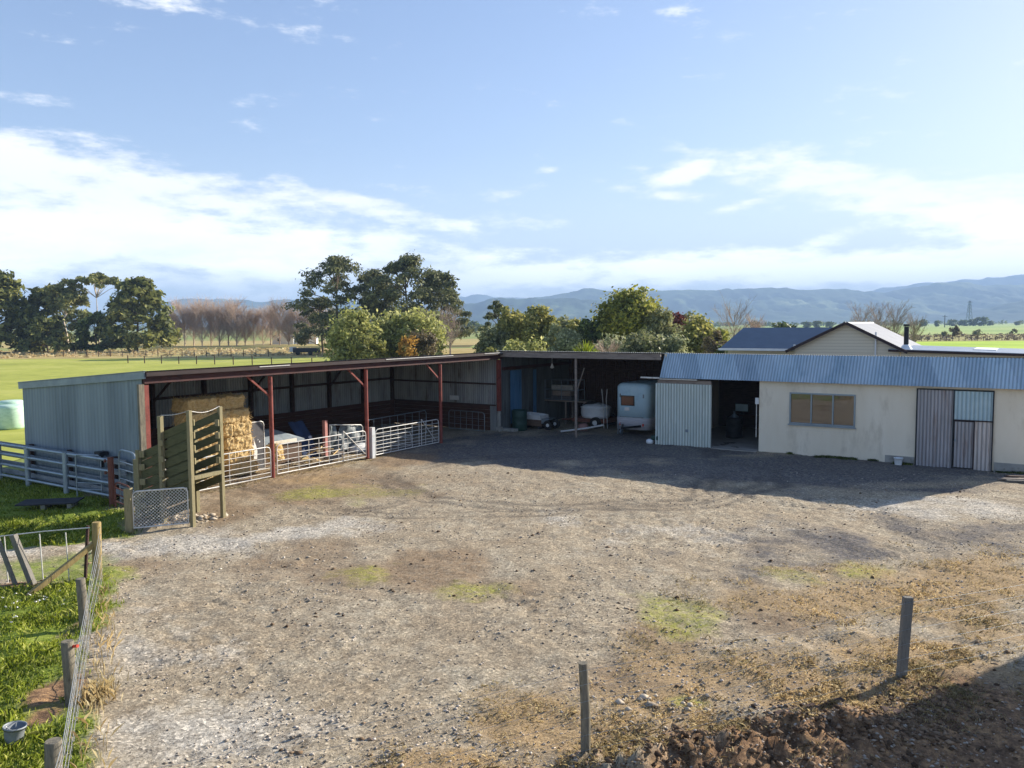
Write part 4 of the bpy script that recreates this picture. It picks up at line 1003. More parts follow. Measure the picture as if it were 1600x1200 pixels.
mb = MB(); mb.box(2.9, 12.4, .05, .2, 0, 3.38); mb.v = [(x, y, z if z < 1 else 3.64 - (x - 2.3) * .0255) for (x, y, z) in mb.v]; mb.build('lean_to_wall', M['weatherboard'], hs)
mb = MB(); mb.beam((2.3, -.26, 3.63), (12.5, -.26, 3.37), .06, .12); mb.build('lean_to_fascia', M['trim_dark'], hs)
mb = MB(); mb.tube([(3.1, .6, 3.68), (3.1, .6, 4.96)], .13, 12); mb.tube([(3.1, .6, 4.98), (3.1, .6, 5.1)], .17, 12); mb.build('flue', M['black_steel'], hs)
mb = MB(); mb.lathe([(.34, 3.68), (.2, 3.9), (.14, 3.95)], 14, (3.1, .6, 0)); mb.build('flue_flashing', M['trim_white'], hs)

# distant white house and out building across the field
o = empty('white_house', (X_(443, 236), 236, 0), R(12), 'small white gabled house among the bare trees across the field', 'house')
mb = MB(); mb.add([(-3, 0, 0), (3, 0, 0), (3, 0, 2.2), (0, 0, 3.6), (-3, 0, 2.2), (-3, 7, 0), (3, 7, 0), (3, 7, 2.2), (0, 7, 3.6), (-3, 7, 2.2)], [(0, 1, 2, 3, 4), (5, 9, 8, 7, 6), (0, 4, 9, 5), (1, 6, 7, 2)]); mb.build('wall', M['trim_white'], o)
mb = MB(); slab(mb, (0, -.3, 3.65), (3.3, -.3, 2.1), (3.3, 7.3, 2.1), (0, 7.3, 3.65), -.1); slab(mb, (-3.3, -.3, 2.1), (0, -.3, 3.65), (0, 7.3, 3.65), (-3.3, 7.3, 2.1), .1); mb.build('roof', M['roof_light'], o)
for x in (-1.5, 1.2):
    mb = MB(); mb.box(x, x + .9, -.05, -.01, .9, 1.9); mb.build('window', M['glass_dark'], o)
o = empty('farm_outbuilding', (X_(478, 240), 240, 0), R(5), 'low pale shed right of the small white house across the field', 'shed')
mb = MB(); mb.box(-3.2, 3.2, 0, 4, 0, 1.7); mb.build('wall', M['trim_white'], o)
mb = MB(); mb.box(-3.4, 3.4, -.3, 4.3, 1.7, 1.9); mb.build('roof', M['roof_grey'], o)
mb = MB(); mb.box(-1, 1, -.04, 0, 0, 1.5); mb.build('door', M['trim_dark'], o)
o = empty('feed_trailer', (-37.5, 146, 0), R(-8), 'dark low farm trailer with a pale end parked in the field behind the shed', 'trailer')
mb = MB(); mb.box(-2.2, 2.4, -.9, .9, .5, 1.3); mb.build('tray', M['black_steel'], o, .05)
mb = MB(); mb.box(-2.9, -2.21, -.7, .7, .6, 1.5); mb.build('pale_end', M['grey_lid'], o, .05)
for x in (-1.2, 1.2):
    mb = MB(); mb.tube([(x, -1.08, .42), (x, -.9, .42)], .42, 16); mb.build('wheel', M['tyre'], o)

# power pylon and power pole
py = empty('power_pylon', (X_(1513, 1150), 1150, 0), R(20), 'tall steel lattice power pylon in front of the hills', 'pylon')
mb = MB()
def leg(z): return 3.2 * (1 - z / 40) + .35
zs = [0, 9, 17, 23, 28, 32, 35.5]
for a, b in zip(zs[:-1], zs[1:]):
    for sx, sy in ((1, 1), (1, -1), (-1, 1), (-1, -1)):
        mb.beam((sx * leg(a), sy * leg(a), a), (sx * leg(b), sy * leg(b), b), .38, .38)
    for s in (1, -1):
        mb.beam((-leg(a), s * leg(a), a), (leg(b), s * leg(b), b), .22, .22); mb.beam((leg(a), s * leg(a), a), (-leg(b), s * leg(b), b), .22, .22)
        mb.beam((s * leg(a), -leg(a), a), (s * leg(b), leg(b), b), .22, .22)
mb.build('tower', M['galv_wall'], py)
for z in (23, 28, 33):
    mb = MB(); mb.beam((-5, 0, z), (5, 0, z), .4, .4); mb.beam((-5, 0, z), (0, 0, z + 1.6), .25, .25); mb.beam((5, 0, z), (0, 0, z + 1.6), .25, .25); mb.build('cross_arm', M['galv_wall'], py)
pp = empty('power_pole', (X_(1475, 780), 780, 0), R(10), 'dark wooden power pole with a crossarm left of the pylon', 'pole')
mb = MB(); mb.tube([(0, 0, 0), (0, 0, 12)], [.42, .3], 8); mb.build('pole', M['black_steel'], pp)
mb = MB(); mb.box(-2.6, 2.6, -.12, .12, 10.4, 10.7); mb.build('cross_arm', M['black_steel'], pp)

# ------------------------------------------------------------------ off-frame shed on the right (its shadow falls into the foreground)
c0 = Vector((13.05, 15.25, 0)); 
off = empty('implement_shed', c0, math.atan2(.536, .845), 'plain iron shed standing just right of the photograph', 'shed')
mb = MB(); mb.corr((0, 0, -.3), (6, 0, 0), (0, 0, 4.9), .09, .011); mb.corr((0, -7, -.3), (6, 0, 0), (0, 0, 4.9), .09, .011); mb.corr((0, 0, -.3), (0, -7, 0), (0, 0, 4.9), .09, .011); mb.corr((6, 0, -.3), (0, -7, 0), (0, 0, 4.9), .09, .011); mb.build('wall', M['galv_wall'], off)
mb = MB(); mb.corr((-.1, .1, 4.75), (6.2, 0, 0), (0, -7.2, .1), .09, .011); mb.build('roof', M['roof_pale'], off)

# ------------------------------------------------------------------ gates
def gate(p0, p1, h, label, group=None, rails=6, ups=4, z0=.08, style='farm', mat_='gate_pipe', brace=(.72, .98), r=.02, tilt=0.):
    p0 = Vector(p0); p1 = Vector(p1); d = p1 - p0; L_ = d.length
    o = empty('farm_gate', (p0.x, p0.y, hz(p0.x, p0.y)), math.atan2(d.y, d.x), label, 'gate', group)
    zt = z0 + h; c = .14
    mb = MB()
    mb.tube([(0, 0, z0), (0, 0, zt - c), (c * .3, 0, zt - c * .3), (c, 0, zt), (L_ - c, 0, zt), (L_ - c * .3, 0, zt - c * .3), (L_, 0, zt - c), (L_, 0, z0), (0, 0, z0)], r, 8, False)
    mb.build('frame', M[mat_], o)
    for k in range(1, rails):
        t = (k / rails) ** 1.15
        mb = MB(); mb.tube([(0, 0, z0 + h * t), (L_, 0, z0 + h * t)], r * .55, 6); mb.build('rail', M[mat_], o)
    for k in range(1, ups + 1):
        mb = MB(); mb.tube([(L_ * k / (ups + 1), 0, z0), (L_ * k / (ups + 1), 0, zt)], r * .6, 6); mb.build('upright', M[mat_], o)
    if brace:
        b0, b1 = brace
        mb = MB(); mb.tube([(L_ * b0, -.03, z0 + h * 1.12), (L_ * b1, -.03, z0 + h * .12)], r * .8, 6); mb.tube([(L_ * b0, -.03, z0), (L_ * b0, -.03, z0 + h * 1.12)], r * .8, 6); mb.build('brace', M[mat_], o)
    return o
GG = 'galvanised gates closing the front of the long shed'
rampB = Vector((-7.95, 21.63, 0)); rampA = Vector((-8.39, 20.66, 0))
gate(S(.35, -.06), S(4.55, -.06), 1.02, 'pale pipe gate in front of the straw bale stack, left of the first red post', GG, 6, 4, .10, brace=(.05, .25))
gate(S(4.86, -.02), S(9.22, -.06), 1.02, 'pale pipe gate between two red posts, scrap heap behind it', GG, 6, 8, .10)
gate(S(9.82, -.02), S(13.88, .0), 1.02, 'pale pipe gate right of the white gate post, half in shadow', GG, 7, 8, .10, brace=(.70, .93))
o = empty('gate_post', S(9.62, -.02), SA, 'whitish timber gate post between the two pipe gates', 'post')
mb = MB(); mb.box(-.09, .09, -.09, .09, -.1, 1.2); mb.build('timber', M['grey_lid'], o, .012)
for z in (.35, .95):
    mb = MB(); mb.tube([(.12, -.02, z), (.12, -.02, z + .1)], .03, 8); mb.box(.04, .12, -.04, 0, z + .03, z + .07); mb.build('hinge', M['alu'], o)
# gate frames stored in the far bay
gate(S(18.1, .5), S(18.25, 2.8), .92, 'rounded hurdle in the dark far bay, right of the last red post', None, 3, 5, .04, mat_='pipe', brace=None, r=.016)
gate(S(11.6, 2.2), S(16.2, 2.6), 1.1, 'grey hurdle standing in shadow behind the third pipe gate', None, 3, 7, .04, mat_='pipe', brace=None, r=.016)
gate(S(10.6, 1.5), S(12.6, .5), .55, 'short pale hurdle leaning just behind the third pipe gate', None, 5, 3, .1, brace=None, r=.016)

# chain mesh gate and its post
m0 = Vector((-9.68, 20.09, 0)); m1 = rampA + Vector((-.09, -.06, 0)); dd = m1 - m0; GL = dd.length
o = empty('mesh_gate', (m0.x, m0.y, 0.0), math.atan2(dd.y, dd.x), 'low gate of white pipe filled with diamond chain mesh', 'gate')
zt = 1.04; z0 = .10; c = .1
mb = MB(); mb.tube([(0, 0, z0), (0, 0, zt - c), (c * .3, 0, zt - c * .3), (c, 0, zt), (GL - c, 0, zt), (GL - c * .3, 0, zt - c * .3), (GL, 0, zt - c), (GL, 0, z0), (0, 0, z0)], .02, 8, False); mb.build('frame', M['gate_pipe'], o)
mb = MB(); st = .085; hh = zt - z0
n = int((GL + hh) / st)
for i in range(-int(hh / st), int(GL / st) + 1):
    for s in (1, -1):
        xa = i * st if s == 1 else i * st + hh
        xb = xa + s * hh
        za, zb_ = z0, zt
        pa, pb = [xa, za], [xb, zb_]
        # clip to the frame
        def clip(p, q):
            if p[0] < 0: t = (0 - p[0]) / (q[0] - p[0]); return [0, p[1] + (q[1] - p[1]) * t]
            if p[0] > GL: t = (GL - p[0]) / (q[0] - p[0]); return [GL, p[1] + (q[1] - p[1]) * t]
            return p
        if max(xa, xb) <= 0 or min(xa, xb) >= GL: continue
        a2, b2 = clip(pa, pb), clip(pb, pa)
        mb.tube([(a2[0], .004 * s, a2[1]), (b2[0], .004 * s, b2[1])], .0058, 4, False)
mb.build('mesh', M['gate_pipe'], o)
def round_post(name, x, y, h, r, label, cat='post', m='tan_post', group=None, lean=(0, 0), square=False, parent=None):
    z = hz(x, y)
    mb = MB()
    if square: mb.beam((0, 0, -.2), (lean[0], lean[1], h), r * 1.9, r * 1.9)
    else: mb.tube([(0, 0, -.2), (lean[0] * .5, lean[1] * .5, h * .5), (lean[0], lean[1], h - .012), (lean[0], lean[1], h)], [r * 1.03, r, r * .97, r * .9], 14)
    o = mb.build(name, M[m], parent, .012 if square else 0, (x, y, z))
    if parent is None: tag(o, label, cat, group)
    return o
round_post('gate_post', -9.76, 20.05, 1.16, .09, 'short squared timber post holding the left end of the chain mesh gate', m='race_post', square=True)

# ------------------------------------------------------------------ timber loading race
race = empty('loading_race', rampA, 0, 'tall mossy timber stock loading race with sloping board sides', 'loading race')
ab = (rampB - rampA); ab.z = 0; abn = ab.normalized()
bk = Vector((-.897, .441, 0))          # runs back towards the yards
def rp(u, t, z): return bk * u + ab * t + Vector((0, 0, z))
def race_post_(u, t, z1, w=.12, zb=-.1):
    mb = MB(); p = rp(u, t, zb); q = rp(u, t, z1); mb.beam(p, q, w, w, tuple(abn)); return mb.build('post', M['race_post'], race, .006)
race_post_(0, 0, 3.05, .105); race_post_(0, 1, 3.05, .105)
race_post_(1.04, -.03, 2.86, .115); race_post_(1.02, 1.03, 2.5, .12)
race_post_(1.95, -.03, 1.9, .1); race_post_(1.7, .30, 1.95, .12); race_post_(2.12, .02, 1.62, .1)
slope = .36
def board(u0, u1, t, z_at0, hgt_=.2, th=.035, m='race_board', name='side_board'):
    p = rp(u0, t, z_at0 - slope * u0); q = rp(u1, t, z_at0 - slope * u1)
    mb = MB(); mb.beam(p, q, th, hgt_); return mb.build(name, M[m], race, .004)
for k in range(9):
    board(.06, 1.12, .045, 2.70 - k * .262, .205)
for k in range(8):
    board(1.08, 2.05, .03, 2.40 - k * .262, .235)
for k in range(7):
    board(-.02, 2.0, .955, 2.80 - k * .285, .205)
mb = MB(); a0 = rp(0, .06, 1.26); a1 = rp(0, .96, 1.26); mb.beam(a0, a1, .10, .10); mb.build('sill_beam', M['race_post'], race, .006)
mb = MB()
p = rp(.03, .5, 1.24); q = rp(2.9, .5, 1.24 - 2.9 * slope); mb.beam(p, q, ab.length * .84, .05); mb.build('ramp_floor', M['race_board'], race)
for k in range(9):
    mb = MB(); c1_ = rp(.2 + .3 * k, .1, 1.29 - (.2 + .3 * k) * slope); c2_ = rp(.2 + .3 * k, .9, 1.29 - (.2 + .3 * k) * slope); mb.beam(c1_, c2_, .05, .04); mb.build('cleat', M['race_board'], race)
for zz in (2.62, 2.28, 1.94, 1.6):
    mb = MB(); c_ = rp(-.02, .96, zz); mb.obox(c_ - abn * .09, (.1, .05, .17), Matrix.Identity(3)); mb.build('board_end', M['race_post'], race)
    mb = MB(); c_ = rp(0, .06, zz + .1); mb.obox(c_ + abn * .06, (.06, .06, .16), Matrix.Identity(3)); mb.build('board_end', M['race_post'], race)
for zz, uu in ((2.15, 1.2), (1.72, 1.2), (1.32, 1.2), (.98, 1.2)):
    mb = MB(); c_ = rp(1.04, -.03, zz); mb.obox(c_ + Vector((.02, -.08, 0)), (.13, .03, .15), Matrix.Identity(3)); mb.build('board_end', M['race_post'], race)
for zz in (1.55, 1.15, .8, .5, 1.9):
    mb = MB(); c_ = rp(1.78, -.02, zz - .1); mb.obox(c_ + Vector((.0, -.07, 0)), (.15, .03, .17), Matrix.Identity(3)); mb.build('board_end', M['race_post'], race)
mb = MB(); pts = []
for t in np.linspace(0, 1, 9):
    pts.append(rp(1.04 * (1 - t), 0, 2.88 + .16 * t - .04 * math.sin(math.pi * t)))
mb.tube(pts, .009, 5); pts = [rp(0, t, 3.04 - .1 * math.sin(math.pi * t) + .02 * t) for t in np.linspace(0, 1, 9)]; mb.tube(pts, .009, 5); mb.build('top_wire', M['gate_pipe'], race)

# ------------------------------------------------------------------ stock yard fences
yf = empty('pipe_rail_fence', S(-.62, 8.4), SA, 'bluish galvanised pipe rail fence beside the closed shed end wall', 'fence')
# local: x along shed front, y inwards; the fence runs along y
def yl(x, y, z): return (x + .62, y - 8.4, z)
for (x, y) in ((-.55, 7.75), (-.5, 5.92), (-.55, 3.45)):
    mb = MB(); mb.tube([yl(x, y, -.1), yl(x, y, 1.32)], .085, 12); mb.build('post', M['pipe'], yf)
for z in (1.27, .94, .58, .2):
    mb = MB(); mb.tube([yl(-.55, 10.2, z), yl(-.52, 5.9, z), yl(-.5, .9, z)], .045, 10); mb.build('rail', M['pipe'], yf)
yb = empty('board_fence', S(-.2, 7.6), SA, 'weathered board fence between the pipe rails and the shed end wall', 'fence')
for z in (1.18, .86, .55, .25):
    mb = MB(); mb.beam((0, 1.6, z), (0, -6.9, z), .04, .17); mb.build('board', M['yard_board'], yb, .004)
for y in (1.2, -1.2, -3.6, -6.2):
    mb = MB(); mb.box(.03, .14, y - .06, y + .06, -.1, 1.3); mb.build('post', M['dark_timber'], yb)
yc = empty('board_fence', S(-.9, 10.4), SA, 'dark broken rail fence at the left edge beyond the yard, a post leaning against it', 'fence')
for z in (1.35, .9, .5):
    mb = MB(); mb.beam((.5, -1.8, z), (-4.2, 1.2, z + .05), .05, .15); mb.build('rail', M['dark_timber'], yc)
for (x, y) in ((.5, -1.8), (-1.6, -.45), (-3.8, .95)):
    mb = MB(); mb.box(x - .06, x + .06, y + .05, y + .17, -.1, 1.5); mb.build('post', M['dark_timber'], yc)
o = tag(MB().beam((0, 0, 0), (.75, -.6, 1.75), .17, .12).build('leaning_rail', M['dark_timber'], None, .01, tuple(S(-1.45, 9.2, .55))), 'dark timber leaning at the back corner of the closed shed end', 'timber')
def hoop(label, p0, p1, h, rails, mat_, r=.022, c=.22, name='hoop_gate'):
    p0 = Vector(p0); p1 = Vector(p1); d = p1 - p0; L_ = d.length
    o = empty(name, (p0.x, p0.y, 0), math.atan2(d.y, d.x), label, 'gate')
    mb = MB(); mb.tube([(0, 0, .02), (0, 0, h - c), (c * .12, 0, h - c * .5), (c * .4, 0, h - c * .13), (c, 0, h), (L_ - c, 0, h), (L_ - c * .4, 0, h - c * .13), (L_ - c * .12, 0, h - c * .5), (L_, 0, h - c), (L_, 0, .02)], r, 8); mb.build('frame', M[mat_], o)
    for z in rails:
        mb = MB(); mb.tube([(0, 0, z), (L_, 0, z)], r * .75, 6); mb.build('rail', M[mat_], o)
    return o
hoop('narrow galvanised pipe hurdle standing against the pipe rail fence', (-13.46, 24.42, 0), (-12.58, 24.2, 0), 1.32, (.25, .45), 'pipe', c=.1, name='pipe_hurdle')
hoop('rounded top galvanised gate between the rusty red post and the loading race', (-11.55, 23.25, 0), (-10.62, 22.35, 0), 1.66, (.22, .55, .8, 1.08, 1.3), 'pipe', .026, .3)
o = empty('steel_post', (-11.72, 23.1, hz(-11.72, 23.1)), 0, 'rusty red steel gate post beside the rounded top gate', 'post')
mb = MB(); mb.tube([(0, 0, -.1), (0, 0, 1.45)], .085, 14); mb.build('tube', M['rust'], o)
for z in (.95, 1.3):
    mb = MB(); mb.tube([(-.15, -.02, z), (-.15, -.02, z + .09)], .035, 8); mb.box(-.15, 0, -.03, .0, z + .03, z + .06); mb.build('hinge', M['rust'], o)
hoop('rusty red curved hurdle leaning low beside the rusty red post', (-11.5, 22.85, 0), (-10.6, 21.95, 0), .78, (.2, .42, .6), 'rust', .024, .28, 'pipe_hurdle')
o = empty('low_table', (-13.45, 22.95, hz(-13.45, 22.95) - .06), R(10), 'dark board lying on low blocks in the shaded grass', 'board')
mb = MB(); mb.box(-.8, .8, -.38, .38, .22, .26); mb.build('board', M['black_poly'], o, .006)
for x in (-.1, .6):
    mb = MB(); mb.box(x - .06, x + .06, -.28, .28, -.05, .218); mb.build('block', M['plinth'], o)

# ------------------------------------------------------------------ left wire fence
wf = empty('wire_fence', (-8.64, 16.27, 0), 0, 'wire netting fence with round posts between green grass and gravel yard', 'fence')
pl = [(-8.64, 16.27, 1.24, .09, (.05, -.02)), (-7.42, 13.5, .88, .078, (-.05, .02)), (-6.16, 10.8, .86, .085, (-.03, 0)), (-5.10, 8.5, .66, .09, (.02, 0)), (-4.2, 6.5, 1., .095, (0, 0))]
for (x, y, h, r, ln) in pl:
    mb = MB(); z = hz(x, y); bx, by = x + 8.64, y - 16.27
    mb.tube([(bx, by, z - .2), (bx + ln[0] * .5, by + ln[1] * .5, z + h * .5), (bx + ln[0], by + ln[1], z + h - .012), (bx + ln[0], by + ln[1], z + h)], [r * 1.03, r, r * .98, r * .9], 16)
    mb.build('post', M['tan_post'] if h > 1.2 else M['post_timber'], wf)
for k in (0, 1, 3, 5, 6, 7):
    pts = []
    for (x, y, h, r, ln) in pl:
        z = hz(x, y); f = (.08, .2, .32, .44, .56, .68, .8, .93)[k]
        pts.append(Vector((x + 8.64 + .10, y - 16.27 + .04, z + h * f)))
    fin = []
    for a, b in zip(pts[:-1], pts[1:]):
        for t in np.linspace(0, 1, 8, endpoint=False):
            fin.append(a.lerp(b, t) - Vector((0, 0, .03 * math.sin(math.pi * t))))
    fin.append(pts[-1])
    mb = MB(); mb.tube(fin, .0052, 4); mb.build('wire', M['wire'], wf)
for (a, b) in zip(pl[:-1], pl[1:]):
    mb = MB()
    n = 11
    for i in range(1, n):
        t = i / n; x = a[0] + (b[0] - a[0]) * t; y = a[1] + (b[1] - a[1]) * t
        z0_ = (hz(a[0], a[1]) * (1 - t) + hz(b[0], b[1]) * t); h = a[2] * (1 - t) + b[2] * t
        mb.tube([(x + 8.74, y - 16.23, z0_ + h * .08), (x + 8.74, y - 16.23, z0_ + h * .8)], .0035, 4, False)
    mb.build('netting_stays', M['wire'], wf)['kind'] = 'stuff'
mb = MB(); mb.beam((.0, -.02, hz(-8.64, 16.27) + .80), (-.95, -1.05, hz(-9.6, 15.2) - .05), .11, .11); mb.build('strut', M['tan_post'], wf, .02)
mb = MB(); mb.tube([(2.54, -5.48, .80 + hz(-6.1, 10.8)), (2.62, -5.52, .82 + hz(-6.1, 10.8))], .022, 8); mb.build('insulator', M['red_plastic'], wf)
ow = empty('old_wire_fence', (-8.7, 16.2, 0), 0, 'old low fence with a white top wire and droppers left of the tall corner post', 'fence')
zt_ = 1.02
mb = MB(); mb.tube([(0, 0, 1.1 + hz(-8.7, 16.2)), (-.9, -.1, 1.06), (-1.9, -.25, .98), (-4, -.5, .95)], .012, 6); mb.build('top_wire', M['gate_pipe'], ow)
for x in (-.45, -.95, -1.62, -2.4):
    mb = MB(); mb.tube([(x, x * .12, .0), (x - .03, x * .12, 1.03 + .02 * x)], .012, 5); mb.build('dropper', M['gate_pipe'], ow)
mb = MB(); mb.beam((-.22, .12, -.1), (-.1, .1, 1.12), .05, .05); mb.build('stake', M['dark_timber'], ow)
tag(MB().beam((0, 0, -.15), (-.38, -.02, 1.02), .14, .1).build('fence_post', M['old_post'], None, .008, (-9.72, 15.92, hz(-9.72, 15.92))), 'broad split timber post leaning left beside the old wire fence', 'post')
tag(MB().beam((0, 0, -.15), (-.36, -.02, 1.0), .08, .06).build('fence_post', M['old_post'], None, .006, (-10.0, 15.8, hz(-10.0, 15.8))), 'thin timber post leaning left at the left edge of the photo', 'post')

# ------------------------------------------------------------------ foreground wire fence
ff = empty('wire_fence', (.84, 9.12, 0), 0, 'wire fence with two dark timber posts crossing the near right foreground', 'fence')
fp = [(-4.2, 6.9, 1.15, .06), (.84, 9.12, 1.14, .058), (5.69, 11.32, 1.19, .07), (10.6, 13.55, 1.15, .06), (15, 15.5, 1.15, .06)]
for i, (x, y, h, r) in enumerate(fp):
    z = hz(x, y); mb = MB(); bx, by = x - .84, y - 9.12
    if i == 2: mb.beam((bx - .05, by, z - .2), (bx + .02, by, z + h), .13, .09)
    else: mb.tube([(bx, by, z - .2), (bx, by, z + h * .5), (bx - .03, by, z + h)], [r * 1.05, r, r * .96], 10)
    mb.build('post', M['old_post'] if i == 2 else M['post_timber'], ff, .006 if i == 2 else 0)
for k, f in enumerate((.1, .26, .44, .62, .80, .95)):
    fin = []
    for a, b in zip(fp[:-1], fp[1:]):
        for t in np.linspace(0, 1, 10, endpoint=False):
            x = a[0] + (b[0] - a[0]) * t; y = a[1] + (b[1] - a[1]) * t
            z = (hz(a[0], a[1]) + a[2] * f) * (1 - t) + (hz(b[0], b[1]) + b[2] * f) * t - .05 * math.sin(math.pi * t)
            fin.append((x - .84, y - 9.12 - .07, z))
    mb = MB(); mb.tube(fin, .0018, 4); mb.build('wire', M['alu'], ff)

# post and wire fences far behind the shed
def field_fence(pts, n, label, h=1.2, r=.07):
    o = empty('field_fence', (pts[0][0], pts[0][1], 0), 0, label, 'fence')
    a = Vector((*pts[0], 0)); b = Vector((*pts[1], 0))
    for i in range(n):
        p = (b - a) * (i / (n - 1))
        mb = MB(); mb.tube([p, p + Vector((0, 0, h * (.9 + .2 * random.random())))], r, 6); mb.build('post', M['dark_timber'], o)
    for z in (.4, .75, 1.05):
        mb = MB(); mb.tube([Vector((0, 0, z)), b - a + Vector((0, 0, z))], .012, 4); mb.build('wire', M['wire'], o)
field_fence([(X_(200, 118), 118), (X_(520, 104), 104)], 12, 'row of dark fence posts in the green pasture just above the long shed roof')
field_fence([(X_(100, 146), 146), (X_(420, 140), 140)], 18, 'row of small fence posts along the edge of the dry grass field')
field_fence([(X_(1400, 218), 218), (X_(1640, 226), 226)], 26, 'fence line along the far edge of the bright green paddock', 1.3, .09)

# ------------------------------------------------------------------ straw bales
def bale_mesh(seed, sx=1.18, sy=1.0, sz=.47):
    g = np.random.default_rng(seed)
    nx_, ny_, nz_ = 22, 18, 9
    bm = MB()
    def face(o, u, v, nu, nv):
        vs = []; fs = []
        for j in range(nv + 1):
            for i in range(nu + 1):
                p = np.array(o) + np.array(u) * i / nu + np.array(v) * j / nv
                vs.append(p)
        for j in range(nv):
            for i in range(nu):
                a = j * (nu + 1) + i; fs.append((a, a + 1, a + nu + 2, a + nu + 1))
        bm.add(vs, fs, False)
    X, Y, ZZ = sx, sy, sz
    face((0, 0, 0), (X, 0, 0), (0, 0, ZZ), nx_, nz_); face((X, Y, 0), (-X, 0, 0), (0, 0, ZZ), nx_, nz_)
    face((0, Y, 0), (0, -Y, 0), (0, 0, ZZ), ny_, nz_); face((X, 0, 0), (0, Y, 0), (0, 0, ZZ), ny_, nz_)
    face((0, 0, ZZ), (X, 0, 0), (0, Y, 0), nx_, ny_); face((0, Y, 0), (X, 0, 0), (0, -Y, 0), nx_, ny_)
    P = np.array(bm.v); c = np.array([X, Y, ZZ]) / 2
    q = (P - c) / c
    # rounded shoulders, string dents, ragged flakes
    rr = np.linalg.norm(np.clip(np.abs(q) - .72, 0, 1) / .28, axis=1)
    P = c + (P - c) * (1 - .10 * np.clip(rr - .6, 0, 1))[:, None]
    flake = (vnoise(P[:, 0] * 11 + seed, P[:, 2] * 9 + P[:, 1] * 9, seed) - .5) * .11 + (vnoise(P[:, 0] * 27, P[:, 2] * 27 + P[:, 1] * 25, seed + 5) - .5) * .06
    s = np.exp(-((P[:, 0] - X * .28) / .03) ** 2) + np.exp(-((P[:, 0] - X * .72) / .03) ** 2)
    d = q / np.linalg.norm(q, axis=1)[:, None]
    P = P + d * (flake - .035 * s)[:, None]
    bm.v = [tuple(p) for p in P]
    # loose stalks
    V2 = []; F2 = []
    n = 520
    side = g.integers(0, 4, n)
    for i in range(n):
        x = g.random() * X; z = g.random() * ZZ; y = g.random() * Y
        p = np.array([(x, 0, z), (X, y, z), (0, y, z), (x, y, ZZ)][side[i]])
        nn = np.array([(0, -1, 0), (1, 0, 0), (-1, 0, 0), (0, 0, 1)][side[i]], float)
        d1 = nn * .45 + g.normal(size=3) * .6; d1 /= np.linalg.norm(d1); L_ = .06 + .12 * g.random()
        w = np.cross(d1, g.normal(size=3)); w = w / np.linalg.norm(w) * .006
        k = len(V2); V2 += [p - nn * .02 - w, p - nn * .02 + w, p + d1 * L_]; F2.append((k, k + 1, k + 2))
    return bm, V2, F2
bm_src = []
for s in range(4):
    b, v2, f2 = bale_mesh(s + 3)
    o = b.build('straw_bale', M['hay']); MB_ = MB(); MB_.add(v2, f2); st_ = MB_.build('loose_stalks', M['straw'], o); st_['kind'] = 'stuff'
    bm_src.append([o, False])
lay = ['bottom', 'second lowest', 'third lowest', 'third from the top', 'second from the top', 'top']
for k in range(6):
    for cidx, cn in enumerate(('left', 'right')):
        s = (k * 2 + cidx * 3) % 4
        slump = .07 * (5 - k) * cidx + random.uniform(-.05, .05)
        x = 2.42 + cidx * 1.17 + slump * (1.0 if cidx else .3); y = 1.35 - .03 * (5 - k) + random.uniform(-.04, .04)
        src_, used = bm_src[s]
        if used: o = copy_tree(src_)
        else: o = src_; bm_src[s][1] = True
        o.location = S(x, y, k * .468); o.rotation_euler = (0, 0, SA + random.uniform(-.04, .04))
        tag(o, f'straw bale in the {lay[k]} layer of the shed stack, {cn} column', 'straw bale', 'straw bales stacked in the shed')
o = copy_tree(bm_src[1][0]); o.location = S(5.05, .75, .42); o.rotation_euler = (R(80), R(12), SA + .5); o.scale = (.55, .62, .9)
tag(o, 'fallen broken straw bale on the floor at the right foot of the stack', 'straw bale', 'straw bales stacked in the shed')

# ------------------------------------------------------------------ things in the long shed
o = empty('board_gate', S(4.72, 1.5), SA + R(4), 'dark board gate with white paint splash beside the straw stack', 'gate')
mb = MB(); c = .14; w_ = .92; h_ = 1.78
mb.tube([(0, 0, .05), (0, 0, h_ - c), (c * .3, 0, h_ - c * .3), (c, 0, h_), (w_ - c, 0, h_), (w_ - c * .3, 0, h_ - c * .3), (w_, 0, h_ - c), (w_, 0, .05), (0, 0, .05)], .022, 8, False); mb.build('frame', M['gate_pipe'], o)
mb = MB(); mb.add([(.02, .0, .07), (w_ - .02, .0, .07), (w_ - .02, 0, h_ - c), (w_ - c, 0, h_ - .02), (c, 0, h_ - .02), (.02, 0, h_ - c), (.02, .02, .07), (w_ - .02, .02, .07), (w_ - .02, .02, h_ - c), (w_ - c, .02, h_ - .02), (c, .02, h_ - .02), (.02, .02, h_ - c)], [(0, 1, 2, 3, 4, 5), (11, 10, 9, 8, 7, 6)]); mb.build('board', M['dark_board'], o)
mb = MB()
for cx, cz, pts in ((.46, .72, [(-.06, -.3), (.1, -.28), (.12, .0), (.06, .22), (.0, .35), (-.05, .55), (-.02, .2), (-.12, .28), (-.1, .05), (-.03, -.05)]), (.7, 1.05, [(-.03, -.03), (.03, -.02), (.02, .03), (-.02, .03)]), (.62, 1.12, [(-.02, -.02), (.03, 0), (0, .03)])):
    mb.add([(cx + a, -.004, cz + b) for a, b in pts], [tuple(range(len(pts)))])
mb.build('paint_splash', M['paint'], o)
o = empty('crate', S(5.7, 2.0), SA, 'brown wooden crate with a sloped pale lid behind the second gate', 'crate')
mb = MB(); mb.box(0, 2.1, 0, 1.5, 0, .72); mb.build('box', M['brown_box'], o, .01)
mb = MB()
